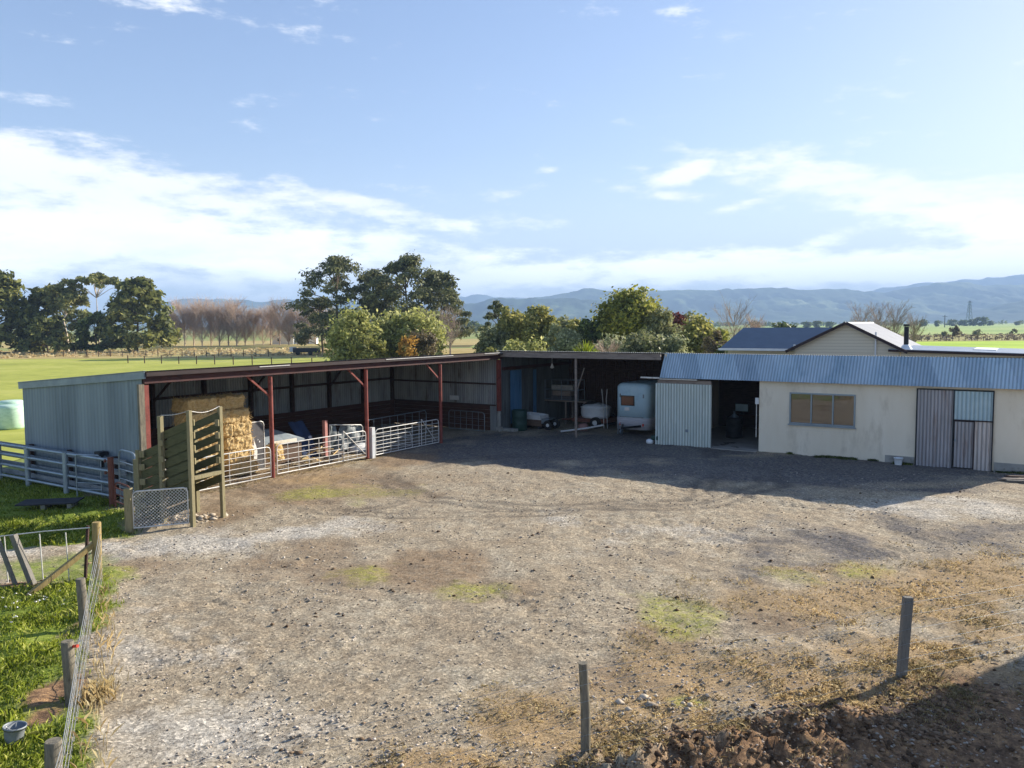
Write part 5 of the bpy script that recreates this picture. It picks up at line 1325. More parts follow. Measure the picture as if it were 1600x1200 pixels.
mb.add([(0, -.06, .725), (2.2, -.06, .725), (2.2, 1.56, .725), (0, 1.56, .725), (0, -.06, .84), (1.75, -.06, .93), (2.2, -.06, .84), (2.2, 1.56, .84), (0, .5, 1.22), (1.2, .6, 1.28), (1.35, 1.56, 1.2), (0, 1.56, 1.22)],
       [(0, 1, 6, 5, 4), (1, 2, 7, 6), (2, 3, 11, 10, 7), (3, 0, 4, 8, 11), (4, 5, 9, 8), (5, 6, 9), (6, 7, 10, 9), (8, 9, 10, 11)])
mb.build('lid', mat('blue_grey_lid', '#8a959c', '#9ca5aa', 2, .5, 0, 0, 10, (1, 1, 1), '#7c868c', 3), o)
mb = MB(); mb.box(.5, 1.78, -.1, -.065, .76, .9); mb.build('lid_edge', M['cream'], o, .01)
scr = [(7.4, .7, .05, .6, .2, 20), (7.9, .9, .12, .8, .12, 65), (8.2, .6, .05, .5, .3, -30), (7.7, 1.2, .3, .7, .18, 110), (8.5, 1.0, .08, .9, .1, 15), (8.0, 1.3, .42, .5, .25, -60), (8.8, .8, .04, .6, .2, 45), (7.2, 1.1, .06, .45, .3, 80), (8.35, 1.35, .3, .75, .1, 140), (6.7, .9, .04, .8, .12, 5), (9.0, 1.2, .05, .5, .25, -20), (6.2, .8, .04, .5, .2, 60)]
wds = ['short', 'long thin', 'square', 'tilted', 'narrow', 'raised', 'flat', 'stubby', 'slanting', 'low', 'wide', 'small']
for i, (x, y, z, l, w, an) in enumerate(scr):
    mb = MB(); m_ = Matrix.Rotation(R(an) + SA, 3, 'Z') @ Matrix.Rotation(random.uniform(-.5, .5), 3, 'Y') @ Matrix.Rotation(random.uniform(-.5, .5), 3, 'X'); mb.obox((0, 0, 0), (l, w, .035), m_)
    o = mb.build('scrap_board', M[('straw', 'brown_box', 'fascia_timber', 'hay')[i % 4]], None, 0, tuple(S(x, y, z + .12)))
    tag(o, 'broken scrap board in the heap behind the second pipe gate', 'board', 'scrap boards heaped behind the second gate')
o = tag(MB().box(-.075, .075, -.075, .075, -.1, 1.42).build('timber_post', M['pink_post'], None, .01, tuple(S(9.05, 2.0))), 'faded pink square post standing behind the second pipe gate', 'post'); o.rotation_euler = (0, 0, SA)
mb = MB(); vs = []; fs = []
for j in range(9):
    for i in range(7):
        t = j / 8; vs.append((i / 6 * .75 - .1 * t, .7 * t ** 1.3 + .04 * math.sin(i * 2.1 + j), 1.38 * t + .03 * math.sin(i * 1.7)))
for j in range(8):
    for i in range(6): a_ = j * 7 + i; fs.append((a_, a_ + 1, a_ + 8, a_ + 7))
vs2 = [(x, y + .05, z) for x, y, z in vs]; n = len(vs)
fs2 = [tuple(reversed([q + n for q in f])) for f in fs]
mb.add(vs + vs2, fs + fs2, True)
o = tag(mb.build('tarpaulin', M['navy'], None, 0, tuple(S(8.1, 2.2))), 'navy blue tarpaulin hanging left of the faded pink post', 'tarpaulin'); o.rotation_euler = (0, 0, SA)
o = empty('sheeted_hurdle', S(9.25, 1.95), SA, 'hurdle wrapped in torn grey plastic right of the faded pink post', 'hurdle')
mb = MB(); mb.tube([(0, 0, .02), (0, 0, 1.22), (1.8, 0, 1.02), (1.9, 0, .92), (1.9, 0, .02)], .022, 8); mb.build('frame', M['gate_pipe'], o)
mb = MB(); vs = []; fs = []
for j in range(13):
    for i in range(25):
        t = j / 12; x = i / 24 * 1.86 + .02; z = .06 + t * (1.14 - .11 * x)
        vs.append((x, .03 + .05 * math.sin(x * 6 + t * 5) + .04 * math.sin(x * 13 - t * 9), z))
for j in range(12):
    for i in range(24):
        if (i in (5, 6) and j > 5) or (i in (7,) and j > 8): continue
        a_ = j * 25 + i; fs.append((a_, a_ + 1, a_ + 26, a_ + 25))
mb.add(vs, fs, True); mb.build('plastic_sheet', M['plastic_grey'], o)
o = tag(MB().lathe([(0, 0), (.42, .0), (.46, .1), (.4, .24), (.2, .34), (0, .36)], 18, sx=1.3, sy=.7).build('feed_sack', M['grey_lid'], None, 0, tuple(S(10.55, 1.5))), 'slumped whitish sack on the floor by the plastic wrapped hurdle', 'sack'); o.rotation_euler = (0, 0, SA)

# ------------------------------------------------------------------ wrapped bales beside the shed
def wrapped():
    b = MB(); prof = [(0, 0), (.5, 0), (.6, .05), (.64, .16), (.65, .6), (.64, 1.08), (.6, 1.2), (.5, 1.26), (0, 1.27)]
    b.lathe(prof, 32); return b
src = None
for i, (x, y, lab) in enumerate([(-26.0, 41.3, 'pale green wrapped bale nearest the left edge, in front of the wrapped bale row'), (-27.6, 43.9, 'pale green wrapped bale second in the row, partly hidden by the front bale'), (-25.1, 43.2, 'pale green wrapped bale tucked against the corner of the grey shed end wall'), (-28.6, 41.6, 'pale green wrapped bale cut by the left edge of the photo'), (-25.8, 45.6, 'pale green wrapped bale at the back of the row by the shed')]):
    if src is None: o = src = wrapped().build('wrapped_bale', M['silage'])
    else: o = src.copy(); COL.objects.link(o)
    o.location = (x, y, 0); o.rotation_euler = (0, 0, i * 1.3); tag(o, lab, 'wrapped bale', 'wrapped silage bales beside the shed')

# ------------------------------------------------------------------ things in the machinery bay
# horse float
hf = empty('horse_float', W(6.06, 3.55), WA, 'pale blue horse float with rounded roof in the dark open bay', 'horse float')
def rounded_body(x0, x1, y0, y1, z0, z1, rx, rz, inset=0.):
    """box with rounded front corners and a rounded roof edge"""
    b = MB(); n = 7; ring = []
    for k in range(n + 1):
        a = math.pi / 2 * k / n; ring.append((x0 + rx - rx * math.cos(a), y0 + rx - rx * math.sin(a)))
    for k in range(n + 1):
        a = math.pi / 2 * k / n; ring.append((x1 - rx + rx * math.sin(a), y0 + rx - rx * math.cos(a)))
    ring += [(x1, y1), (x0, y1)]
    cx, cy = (x0 + x1) / 2, (y0 + y1) / 2
    lev = [(0, z0)]
    for k in range(n + 1):
        a = math.pi / 2 * k / n; lev.append((rz - rz * math.cos(a), z1 - rz + rz * math.sin(a)))
    m = len(ring)
    for (ins, z) in lev:
        fx_ = 1 - ins / ((x1 - x0) / 2); fy_ = 1 - ins / ((y1 - y0) / 2)
        b.v += [(cx + (x - cx) * fx_, cy + (y - cy) * fy_, z) for x, y in ring]
    for j in range(len(lev) - 1):
        for k in range(m):
            k2 = (k + 1) % m; b.f.append((j * m + k, j * m + k2, (j + 1) * m + k2, (j + 1) * m + k)); b.s.append(True)
    t0 = (len(lev) - 1) * m; b.f.append(tuple(t0 + k for k in range(m))); b.s.append(True)
    b.f.append(tuple(reversed(range(m)))); b.s.append(False)
    return b
rounded_body(-.865, .865, -1.4, 1.6, .80, 2.42, .32, .24).build('body', M['float'], hf)
rounded_body(-.88, .88, -1.415, 1.615, .23, .795, .33, .02).build('lower_body', M['float_low'], hf)
mb = MB(); mb.box(-.56, .14, -1.425, -1.40, 1.36, 1.84); wn = mb.build('window', M['black_steel'], hf, .01)
mb = MB(); mb.box(-.52, .10, -1.436, -1.427, 1.40, 1.80); mb.build('pane', mat('brown_reflection_pane', '#5a2a22', '#482019', 2, .12, spec=.6), wn)  # red-brown reflection painted in as the pane's colour
for s in (-.62, .55):
    mb = MB(); mb.box(s, s + .07, -1.435, -1.40, .42, .54); mb.build('tail_lamp', M['red_plastic'], hf)
mb = MB(); mb.box(-.6, .6, -1.43, -1.40, .82, .845); mb.build('ramp_hinge', M['alu'], hf)
for s in (-.62, .57):
    mb = MB(); mb.box(s, s + .05, -1.44, -1.40, 1.75, 1.92); mb.build('latch', M['alu'], hf)
mb = MB(); mb.box(-.36, -.12, -1.43, -1.402, 1.12, 1.28); mb.build('number_plate', M['paint'], hf)
for s in (-1, 1):
    for y in (.0, .75):
        mb = MB(); mb.tube([(s * .76, y, .33), (s * .95, y, .33)], .33, 20); w0 = mb.build('wheel', M['tyre'], hf); mb = MB(); mb.tube([(s * .95, y, .33), (s * .962, y, .33)], .18, 16); mb.build('rim', M['alu'], w0)
    mb = MB(); mb.box(s * .97 - .06, s * .97 + .06, -.45, 1.2, .68, .74); mb.build('mudguard', M['black_steel'], hf, .02)
mb = MB(); mb.beam((-.5, -1.3, .42), (0, -2.5, .42), .07, .1); mb.beam((.5, -1.3, .42), (0, -2.5, .42), .07, .1); mb.build('drawbar', M['black_steel'], hf)
mb = MB(); mb.tube([(-.62, -1.62, .02), (-.56, -1.62, .52)], .028, 8); mb.tube([(-.4, -1.62, .13), (-.46, -1.62, .13)], .13, 14); mb.beam((-.5, -1.62, .55), (-.3, -1.62, .3), .04, .04); mb.build('jockey_wheel', M['alu'], hf)
# tank trailer
tt = empty('tank_trailer', W(3.1, 4.2), WA, 'low trailer carrying a white oval tank in the dark bay, left of the horse float', 'trailer')
mb = MB(); mb.lathe([(0, .44), (.70, .44), (.74, .5), (.77, .62), (.77, .92), (.80, .95), (.80, 1.0), (.7, 1.08), (.3, 1.17), (0, 1.19)], 36, sx=1., sy=.85); mb.build('tank', M['white_plastic'], tt)
mb = MB(); mb.lathe([(.25, 1.15), (.27, 1.2), (.25, 1.24), (0, 1.26)], 20, (-.15, -.1, 0)); mb.build('tank_lid', M['tyre'], tt)
mb = MB(); mb.tube([(-.7, -.5, 1.0), (-.3, -.5, 1.16), (.1, -.3, 1.24)], .018, 6); mb.build('strap', M['tyre'], tt)
mb = MB(); mb.box(-.95, 1.0, -.78, .78, .26, .435); mb.build('chassis', M['rust'], tt, .01)
for s in (-1, 1):
    mb = MB(); mb.tube([(.45, s * .82, .28), (.45, s * .98, .28)], .28, 18); w0 = mb.build('wheel', M['tyre'], tt); mb = MB(); mb.tube([(.45, s * .98, .28), (.45, s * .99, .28)], .13, 14); mb.build('rim', M['grey_lid'], w0)
mb = MB(); mb.beam((-.9, 0, .3), (-1.9, -.1, .25), .08, .08); mb.build('drawbar', M['rust'], tt)
o = tag(MB().tube([(0, 0, .06), (1.0, .6, .2), (1.75, 1.1, .36)], .045, 10).build('pipe_length', M['grey_lid'], None, 0, tuple(W(2.85, 1.0))), 'long pale pipe lying on the ground across the foot of the bay post', 'pipe'); o.rotation_euler = (0, 0, WA)
o = tag(MB().tube([(0, 0, .02), (.36, .0, 1.04)], .03, 8).build('prop_pole', M['fascia_timber'], None, 0, tuple(W(3.93, .72, 2.14))), 'thin pole slanting up to the roof beside the bay post', 'pole'); o.rotation_euler = (0, 0, WA)
o = tag(MB().lathe([(0, 0), (.2, .0), (.26, .12), (.24, .3), (.12, .36), (0, .36)], 18).build('gas_bottle', mat('dull_pink_metal', '#93706a', '#a58079', 4, .6), None, 0, tuple(W(3.45, 2.2))), 'dull pink rounded canister on the ground left of the bay post', 'canister')
for i, x in enumerate((3.95, 4.15)):
    o = tag(MB().tube([(-.05 + .1 * i, 0, 2.0), (.0, .0, 1.5), (.04 - .02 * i, 0, .95), (.05, .05, .02)], .018, 6).build('steel_rod', M['gate_pipe'], None, 0, tuple(W(x, 3.3))), ('pale bent rod, left one of two' if i == 0 else 'pale bent rod, right one of two') + ' standing between the white tank and the horse float', 'rod'); o.rotation_euler = (0, 0, WA)
# wheelbarrow like garden cart
gc = empty('garden_cart', W(1.0, 1.8), WA, 'small brown cart with a whitish liner and wheels, in the dark bay', 'cart')
mb = MB(); mb.box(-.58, .5, -.35, .35, .16, .48); mb.build('box', M['brown_box'], gc, .015)
mb = MB(); mb.add([(-.58, -.37, .485), (.5, -.37, .485), (.5, .37, .485), (-.58, .37, .485), (-.64, -.42, .78), (.44, -.42, .7), (.44, .42, .7), (-.64, .42, .78)], [(0, 1, 5, 4), (1, 2, 6, 5), (2, 3, 7, 6), (3, 0, 4, 7), (0, 3, 2, 1)]); mb.build('liner', M['grey_lid'], gc)
mb = MB(); mb.add([(.5, -.35, .3), (.9, -.3, .5), (.9, .3, .5), (.5, .35, .3), (.5, -.35, .55), (.95, -.3, .56), (.95, .3, .56), (.5, .35, .55)], [(0, 1, 2, 3), (4, 7, 6, 5), (0, 4, 5, 1), (3, 2, 6, 7), (1, 5, 6, 2)]); mb.build('nose', M['alu'], gc)
for s in (-.36, .36):
    mb = MB(); mb.tube([(.88, s - .04, .25), (.88, s + .04, .25)], .25, 18); w0 = mb.build('wheel', M['tyre'], gc); mb = MB(); mb.tube([(.88, s - .05, .25), (.88, s + .05, .25)], .09, 12); mb.build('rim', M['grey_lid'], w0)
mb = MB(); mb.beam((-.3, -.38, .45), (-.85, -.38, .95), .05, .05); mb.build('handle', M['brown_box'], gc)
for x in (-.5, .3):
    mb = MB(); mb.box(x - .04, x + .04, -.3, .3, 0, .158); mb.build('leg', M['black_steel'], gc)
o = empty('plastic_drum', W(.66, .75), WA, 'dark green plastic drum beside the red corner post of the bay', 'drum')
mb = MB(); mb.lathe([(0, 0), (.35, 0), (.38, .05), (.37, .3), (.385, .33), (.37, .36), (.37, .68), (.385, .71), (.37, .74), (.38, .98), (.36, 1.02), (.32, 1.02), (.32, .9), (0, .9)], 28); mb.build('body', M['green_drum'], o)
tag(MB().box(-.4, .5, -.18, .18, .0, .14).build('concrete_block', M['plinth'], None, .02, tuple(W(.32, .2))), 'low concrete block on the ground by the dark green drum', 'block').rotation_euler = (0, 0, WA)
# bench with cage
bn = empty('work_table', W(.95, 4.6), WA, 'long work table standing at the back of the dark bay', 'table')
mb = MB(); mb.box(-1.55, 1.6, -.4, .5, 1.16, 1.22); mb.build('table_top', M['fascia_timber'], bn, .006)
for x in (-1.4, .35, 1.45):
    for y in (-.32, .42):
        mb = MB(); mb.box(x - .04, x + .04, y - .04, y + .04, 0, 1.158); mb.build('leg', M['fascia_timber'], bn)
cg = empty('wire_cage', W(1.05, 4.6, 1.225), WA, 'wire cage holding grey boxes on the work table in the dark bay', 'cage')
mb = MB()
for x in (-1.0, 0, 1.0):
    for y in (-.35, .35): mb.tube([(x, y, 0), (x, y, 1.08)], .015, 6)
for z in (.03, .55, 1.07):
    for y in (-.35, .35): mb.tube([(-1, y, z), (1, y, z)], .014, 6)
    for x in (-1., 1.): mb.tube([(x, -.35, z), (x, .35, z)], .014, 6)
mb.build('frame', M['alu'], cg)
for i, (x0, x1, z0_, z1_, m_) in enumerate(((-.7, .55, .0, .22, 'dark_board'), (-.6, .5, .225, .48, 'fascia_timber'), (-.65, .62, .50, .8, 'plinth'))):
    tag(MB().box(x0, x1, -.28, .28, z0_, z1_).build('storage_box', M[m_], None, .02, tuple(W(1.05, 4.6, 1.23))), ('bottom', 'middle', 'top')[i] + ' grey box of the stack inside the wire cage', 'box', 'boxes in the wire cage').rotation_euler = (0, 0, WA)
o = empty('hanging_lamp', W(1.8, 2.0, 0), WA, 'small white lamp hanging from the roof of the dark bay', 'lamp')
mb = MB(); mb.tube([(0, 0, 3.62), (0, 0, 3.28)], .012, 6); mb.build('cord', M['grey_lid'], o)
mb = MB(); mb.lathe([(.03, 3.28), (.05, 3.2), (.1, 3.1), (.09, 3.06), (0, 3.03)], 14); mb.build('lamp_shade', M['bulb'], o)
o = empty('jerry_can', W(7.95, -.1), WA, 'small white container with a green lid at the foot of the left sliding door', 'container')
mb = MB(); mb.lathe([(0, 0), (.13, 0), (.16, .06), (.15, .15), (.08, .2), (0, .2)], 18); mb.build('body', M['white_plastic'], o)
mb = MB(); mb.box(.05, .42, -.05, .3, .16, .36); mb.build('lid', M['green_drum'], o, .05)
# buckets
def bucket(name, loc, r, h, label, m):
    o = empty(name, loc, 0, label, 'bucket')
    b = MB(); b.lathe([(0, .02), (r * .78, .0), (r * .8, .03), (r, h), (r * 1.06, h + .005), (r * 1.06, h - .03), (r * .97, h - .01), (r * .76, .06), (0, .05)], 28); b.build('body', M[m], o)
    b = MB(); b.tube([(r * math.cos(t), r * .15, h - .02 - r * .9 * math.sin(t) * .5) for t in np.linspace(0, math.pi, 12)], .008, 5); b.build('handle', M['wire'], o)
    return o
wbk = W(17.85, -.38); bucket('bucket', (wbk.x, wbk.y, hz(wbk.x, wbk.y)), .15, .26, 'small white bucket on the ground against the cream wall', 'white_plastic')
b_ = bucket('bucket', (-6.27, 9.66, hz(-6.27, 9.66) - .01), .125, .22, 'dirty grey bucket in the green grass at the lower left', 'bucket_grey'); b_.rotation_euler = (R(-4), R(5), 0)
mb = MB(); mb.lathe([(0, .012), (.125, .012)], 20); 
# planks by the right doors
for i, (dx, dy, z) in enumerate(((0, 0, .04), (.12, -.25, .03), (.35, .2, .09))):
    p = Vector((15.9, 25.9, 0)) + Vector((dx, dy, 0)); zz = hz(p.x, p.y)
    o = tag(MB().beam((0, 0, 0), (2.6, -.5, .0), .14, .045).build('plank', M[('fascia_timber', 'old_post', 'dark_timber')[i]], None, .004, (p.x, p.y, zz + z + .02)), ('front', 'middle', 'rear')[i] + ' plank of the three lying on the gravel at the right edge', 'plank', 'planks lying by the workshop')
# half buried logs by the near right post
tag(MB().beam((0, 0, 0), (.75, -.05, -.02), .2, .13).build('timber_baulk', M['dark_timber'], None, .02, (4.95, 10.42, hz(5., 10.4) - .03)), 'dark timber baulk half buried below the near right fence post', 'timber')
tag(MB().beam((0, 0, .02), (1.05, .36, .04), .12, .08).build('timber_baulk', M['dark_timber'], None, .015, (3.45, 10.22, hz(3.6, 10.3) - .02)), 'dark timber lying along the earth bank, left of the shorter half buried baulk', 'timber')

# ------------------------------------------------------------------ stones, clods, grass
def rock_cloud(name, n, fx, size, m, seed, label, cat):
    g = np.random.default_rng(seed)
    base = np.array([(1, 0, 0), (-1, 0, 0), (0, 1, 0), (0, -1, 0), (0, 0, 1), (0, 0, -1)], float)
    tri = np.array([(0, 2, 4), (2, 1, 4), (1, 3, 4), (3, 0, 4), (2, 0, 5), (1, 2, 5), (3, 1, 5), (0, 3, 5)])
    x, y = fx(g, n); n = len(x)
    s = size[0] + (size[1] - size[0]) * g.random(n) ** 4
    z = hgt(x, y)
    jit = 1 + .35 * g.normal(size=(n, 6, 1)).clip(-1, 1)
    an = g.random(n) * 6.28
    P = base[None] * jit * s[:, None, None] * np.array([1.2, .85, .6])
    ca, sa = np.cos(an)[:, None], np.sin(an)[:, None]
    Q = np.stack([P[..., 0] * ca - P[..., 1] * sa, P[..., 0] * sa + P[..., 1] * ca, P[..., 2]], -1) + np.stack([x, y, z + s * .15], -1)[:, None, :]
    F = (tri[None] + (np.arange(n) * 6)[:, None, None]).reshape(-1, 3)
    return tag(np_mesh(name, Q.reshape(-1, 3), F, m), label, cat, kind='stuff')
def stone_mat(name, cols):
    m, nt, b = nodes_of(name)
    g = N(nt, 'ShaderNodeNewGeometry')
    nt.links.new(ramp(nt, g.outputs['Random Per Island'], [(i / (len(cols) - 1), lin(c)) for i, c in enumerate(cols)]), b.inputs['Base Color'])
    b.inputs['Roughness'].default_value = .95; b.inputs['Specular IOR Level'].default_value = .15
    return m
SM = stone_mat('mixed_gravel', ['#746b60', '#8f8578', '#a89d90', '#c3b9ad'])
CM = stone_mat('dark_clods', ['#44352a', '#62503f', '#7a6650', '#96806a'])
WM = stone_mat('pale_stones', ['#9a8d7b', '#b0a491', '#c2b6a4', '#d2c8b8'])
def yard_xy(g, n, dens=lambda x, y: np.ones_like(x)):
    y = 8.3 + 20 * g.random(n) ** 1.7; x = (g.random(n) * 2 - 1) * (y * .68 + .5)
    ok = (poly_mask(x, y, GRASS_NEAR, .4) < .3) & (poly_mask(x, y, GRASS_YARD, .4) < .3)
    ok &= g.random(n) < dens(x, y)
    return x[ok], y[ok]
rock_cloud('gravel', 46000, lambda g, n: yard_xy(g, n, lambda x, y: np.clip(fbm(x * .6, y * .6, 4, 51) * 4 - 1.6, .04, 1)), (.006, .034), SM, 61, 'loose grey gravel spread over the farm yard', 'gravel')
rock_cloud('clods', 2600, lambda g, n: yard_xy(g, n, lambda x, y: np.clip(fbm(x * .5 + 4, y * .5, 4, 52) * 4.2 - 2.0, 0, 1)), (.012, .06), CM, 62, 'dark clods of dirt and dung scattered over the farm yard', 'clods')
rock_cloud('pale_stones', 900, lambda g, n: yard_xy(g, n, lambda x, y: np.clip(fbm(x * .6 + 9, y * .6, 4, 53) * 3.4 - 1.5, 0, 1)), (.01, .04), WM, 63, 'pale stones and chips scattered over the yard', 'stones')
def bank_xy(g, n):
    t = g.random(n); x = 1.0 + 5.2 * t + g.normal(size=n) * .5; y = 8.75 + 1.75 * t + g.normal(size=n) * .42
    return x, y
rock_cloud('earth_crumbs', 5000, bank_xy, (.008, .055), CM, 64, 'crumbled earth on the bank below the near fence', 'earth')
def pile_xy(cx, cy, s):
    def f(g, n): return cx + g.normal(size=n) * s, cy + g.normal(size=n) * s * .7
    return f
rock_cloud('rubble', 90, pile_xy(-8.9, 21.4, .35), (.04, .13), WM, 65, 'pale broken rubble behind the chain mesh gate', 'rubble')
rock_cloud('rubble', 60, pile_xy(-5.5, 17.6, .7), (.012, .06), WM, 66, 'small patch of white stones on the yard right of the corner fence', 'rubble')
rock_cloud('rubble', 60, pile_xy(2.0, 10.6, .5), (.02, .085), WM, 67, 'pale rubble and chips beside the near earth bank', 'rubble')

def blades(name, x, y, hh, w, m, seed, label, cat, lean=.5):
    g = np.random.default_rng(seed); n = len(x)
    z = hgt(x, y) - .01; an = g.random(n) * 6.28
    h = hh * (.45 + .8 * g.random(n)); ln = h * lean * g.normal(size=n)
    dx, dy = np.cos(an), np.sin(an); ww = w * (.6 + .8 * g.random(n))
    B = np.stack([x, y, z], -1)
    side = np.stack([-dy * ww, dx * ww, np.zeros(n)], -1)
    mid = B + np.stack([dx * ln * .4, dy * ln * .4, h * .6], -1)
    top = B + np.stack([dx * ln, dy * ln, h * (1 - .25 * np.abs(lean))], -1)
    V = np.stack([B - side, B + side, mid + side * .7, top, mid - side * .7], 1).reshape(-1, 3)
    F = np.arange(5 * n).reshape(-1, 5)
    return tag(np_mesh(name, V, F, m), label, cat, kind='stuff')
g = np.random.default_rng(71)
n = 210000
y = 8.0 + 22 * g.random(n) ** 1.6; x = -4 - 15 * g.random(n)
xl = -.66 * y - .6
ok = (x > xl) & (np.maximum(poly_mask(x, y, GRASS_NEAR, .5), poly_mask(x, y, GRASS_YARD, .5)) - blobs(x, y, BARE, 31) * .8 > .25 + .5 * g.random(len(x))) & (fbm(x * 1.9, y * 1.9, 4, 92) > .26 + .3 * g.random(len(x)))
x, y = x[ok], y[ok]
hh = .05 + .14 * np.clip(fbm(x * 1.3, y * 1.3, 4, 72) * 2 - .6, 0, 1)
blades('grass', x, y, hh, .009, L['grass'], 73, 'bright green grass left of the wire netting fence', 'grass', .55)
# dry grass
n = 170000
y = 8.6 + 10 * g.random(n) ** 1.3; x = -2.5 + 15 * g.random(n)
ok = (x < .66 * y + .4) & (blobs(x, y, STRAW, 22) * np.clip(fbm(x * 1.7, y * 1.7, 4, 75) * 2.0 - .45, 0, 1) > g.random(len(x)) * .9)
x, y = x[ok], y[ok]
blades('dry_grass', x, y, .025 + .055 * np.clip(fbm(x * 2, y * 2, 3, 76) * 2 - .5, 0, 1), .004, L['dry'], 77, 'dry straw coloured grass over the near right of the yard', 'grass', .85)
# tufts by the left fence and along the near fence line
tx = []; ty = []
for k in range(40):
    t = k / 39; cx = -8.3 + 3.5 * t; cy = 15.6 - 7.4 * t
    m_ = int(g.integers(4, 40) * (3. if .60 < t < .70 else .4)); tx.append(cx + .22 + g.normal(size=m_) * .10); ty.append(cy + g.normal(size=m_) * .16)
tx = np.concatenate(tx); ty = np.concatenate(ty)
blades('dry_tufts', tx, ty, np.full(len(tx), .20), .006, L['dry'], 78, 'dry grass tufts along the foot of the wire netting fence', 'grass', .45)
n = 34000
t = g.random(n); x = 0 + 7.5 * t + g.normal(size=n) * .6; y = 8.75 + 3.3 * t + g.normal(size=n) * .45 - .15
keep = fbm(x * 2.4, y * 2.4, 4, 80) > .56
blades('bank_grass', x[keep], y[keep], np.full(keep.sum(), .06), .0035, L['dry'], 81, 'dead grass roots hanging over the near earth bank', 'grass', .9)
n = 14000
x = 4.2 + 5.5 * g.random(n); y = 8.2 + 4.2 * g.random(n)
keep = (fbm(x * 1.2, y * 1.2, 4, 82) > .56) & (y < 8.9 + .55 * (x - 5.0)) & (x > 5.1)
blades('shaded_grass', x[keep], y[keep], np.full(keep.sum(), .17), .009, L['grass'], 83, 'green grass in deep shade at the lower right corner', 'grass', .5)
# moss and weeds on the yard
n = 42000
y = 9 + 17 * g.random(n) ** 1.2; x = (g.random(n) * 2 - 1) * .66 * y
keep = blobs(x, y, MOSS, 24) > .35 + .5 * g.random(n)
blades('low_weeds', x[keep], y[keep], np.full(keep.sum(), .03), .008, L['bush'], 84, 'low yellow green weeds in patches over the yard', 'weeds', .9)
# straw litter on the shed floor
n = 9000
lx = 1.5 + 9.5 * g.random(n); ly = -.3 + 4 * g.random(n) ** 1.5
P = np.array(P1)[None] + np.outer(lx, np.array(e1)) - np.outer(ly, np.array(e2))
blades('straw_litter', P[:, 0], P[:, 1], np.full(n, .03), .012, L['dry'], 85, 'loose straw litter over the shed floor', 'straw', 2.4)
n = 5200
lx = 12.7 + 9.3 * g.random(n); ly = -.03 - .22 * g.random(n) ** 2
P = np.array(K)[None] + np.outer(lx, np.array(e2)) + np.outer(ly, np.array(e1))
kp = (fbm(lx * 1.5, ly, 3, 90) > .47) & ((lx < 18.3) | (lx > 20.8))
blades('wall_weeds', P[kp, 0], P[kp, 1], np.full(kp.sum(), .09), .01, L['dark'], 91, 'dark weeds along the foot of the cream workshop wall', 'weeds', .6)
# white flowers in the grass
n = 24
x = -8.9 + g.normal(size=n) * .35; y = 14.3 + g.normal(size=n) * .35
VV, FF = leaf_cloud(np.stack([x, y, hgt(x, y) + .17], -1), np.full(n, .03), 4, .016, .5, .8, seed=9)
tag(np_mesh('daisies', VV, FF, M['paint']), 'small patch of pale flowers in the bright green grass', 'flowers', kind='stuff')

# ------------------------------------------------------------------ haze
hb = MB(); hb.box(-9500, 9500, -400, 9500, -30, 430)
hm = bpy.data.materials.new('haze_air'); hm.use_nodes = True
hn = hm.node_tree; hn.nodes.remove(hn.nodes['Principled BSDF'])
pv = hn.nodes.new('ShaderNodeVolumePrincipled'); pv.inputs['Color'].default_value = (.46, .68, 1., 1); pv.inputs['Density'].default_value = .00021
hn.links.new(pv.outputs[0], hn.nodes['Material Output'].inputs['Volume'])
hz_o = tag(hb.build('haze', hm), 'thin blue haze over the far plain and hills', 'haze', kind='stuff')

# ------------------------------------------------------------------ sun, sky, camera
EL = R(23.2); AZ = math.atan2(.845, .536)
sl = bpy.data.lights.new('sun', 'SUN'); sl.energy = 5.; sl.angle = R(.53); sl.color = (1., .91, .78)
so = bpy.data.objects.new('sun', sl); COL.objects.link(so)
sd = Vector((math.sin(AZ) * math.cos(EL), math.cos(AZ) * math.cos(EL), math.sin(EL)))
so.rotation_euler = sd.to_track_quat('Z', 'Y').to_euler(); so.location = (30, 30, 40)

w = bpy.data.worlds.new('World'); scene.world = w; w.use_nodes = True
nt = w.node_tree; bg = nt.nodes['Background']
sky = N(nt, 'ShaderNodeTexSky', sky_type='NISHITA'); sky.sun_disc = False
sky.sun_elevation = EL; sky.sun_rotation = AZ; sky.altitude = 0; sky.air_density = 1.0; sky.dust_density = .4; sky.ozone_density = 1.3
tc = N(nt, 'ShaderNodeTexCoord'); sep = N(nt, 'ShaderNodeSeparateXYZ'); nt.links.new(tc.outputs['Generated'], sep.inputs[0])
az = math_(nt, 'ARCTAN2', sep.outputs[0], sep.outputs[1]); el = math_(nt, 'ARCSINE', sep.outputs[2])
def vec2(sa, se, oz=0.):
    c = N(nt, 'ShaderNodeCombineXYZ'); nt.links.new(math_(nt, 'MULTIPLY', az, sa), c.inputs[0]); nt.links.new(math_(nt, 'MULTIPLY', el, se), c.inputs[1]); c.inputs[2].default_value = oz
    return c.outputs[0]
n1 = noise(nt, vec2(6, 24, 1.3), 1.0, 10, .66); n2 = noise(nt, vec2(17, 52, 4.1), 1.0, 9, .66); n3 = noise(nt, vec2(3, 9, 7.7), 1., 6, .55)
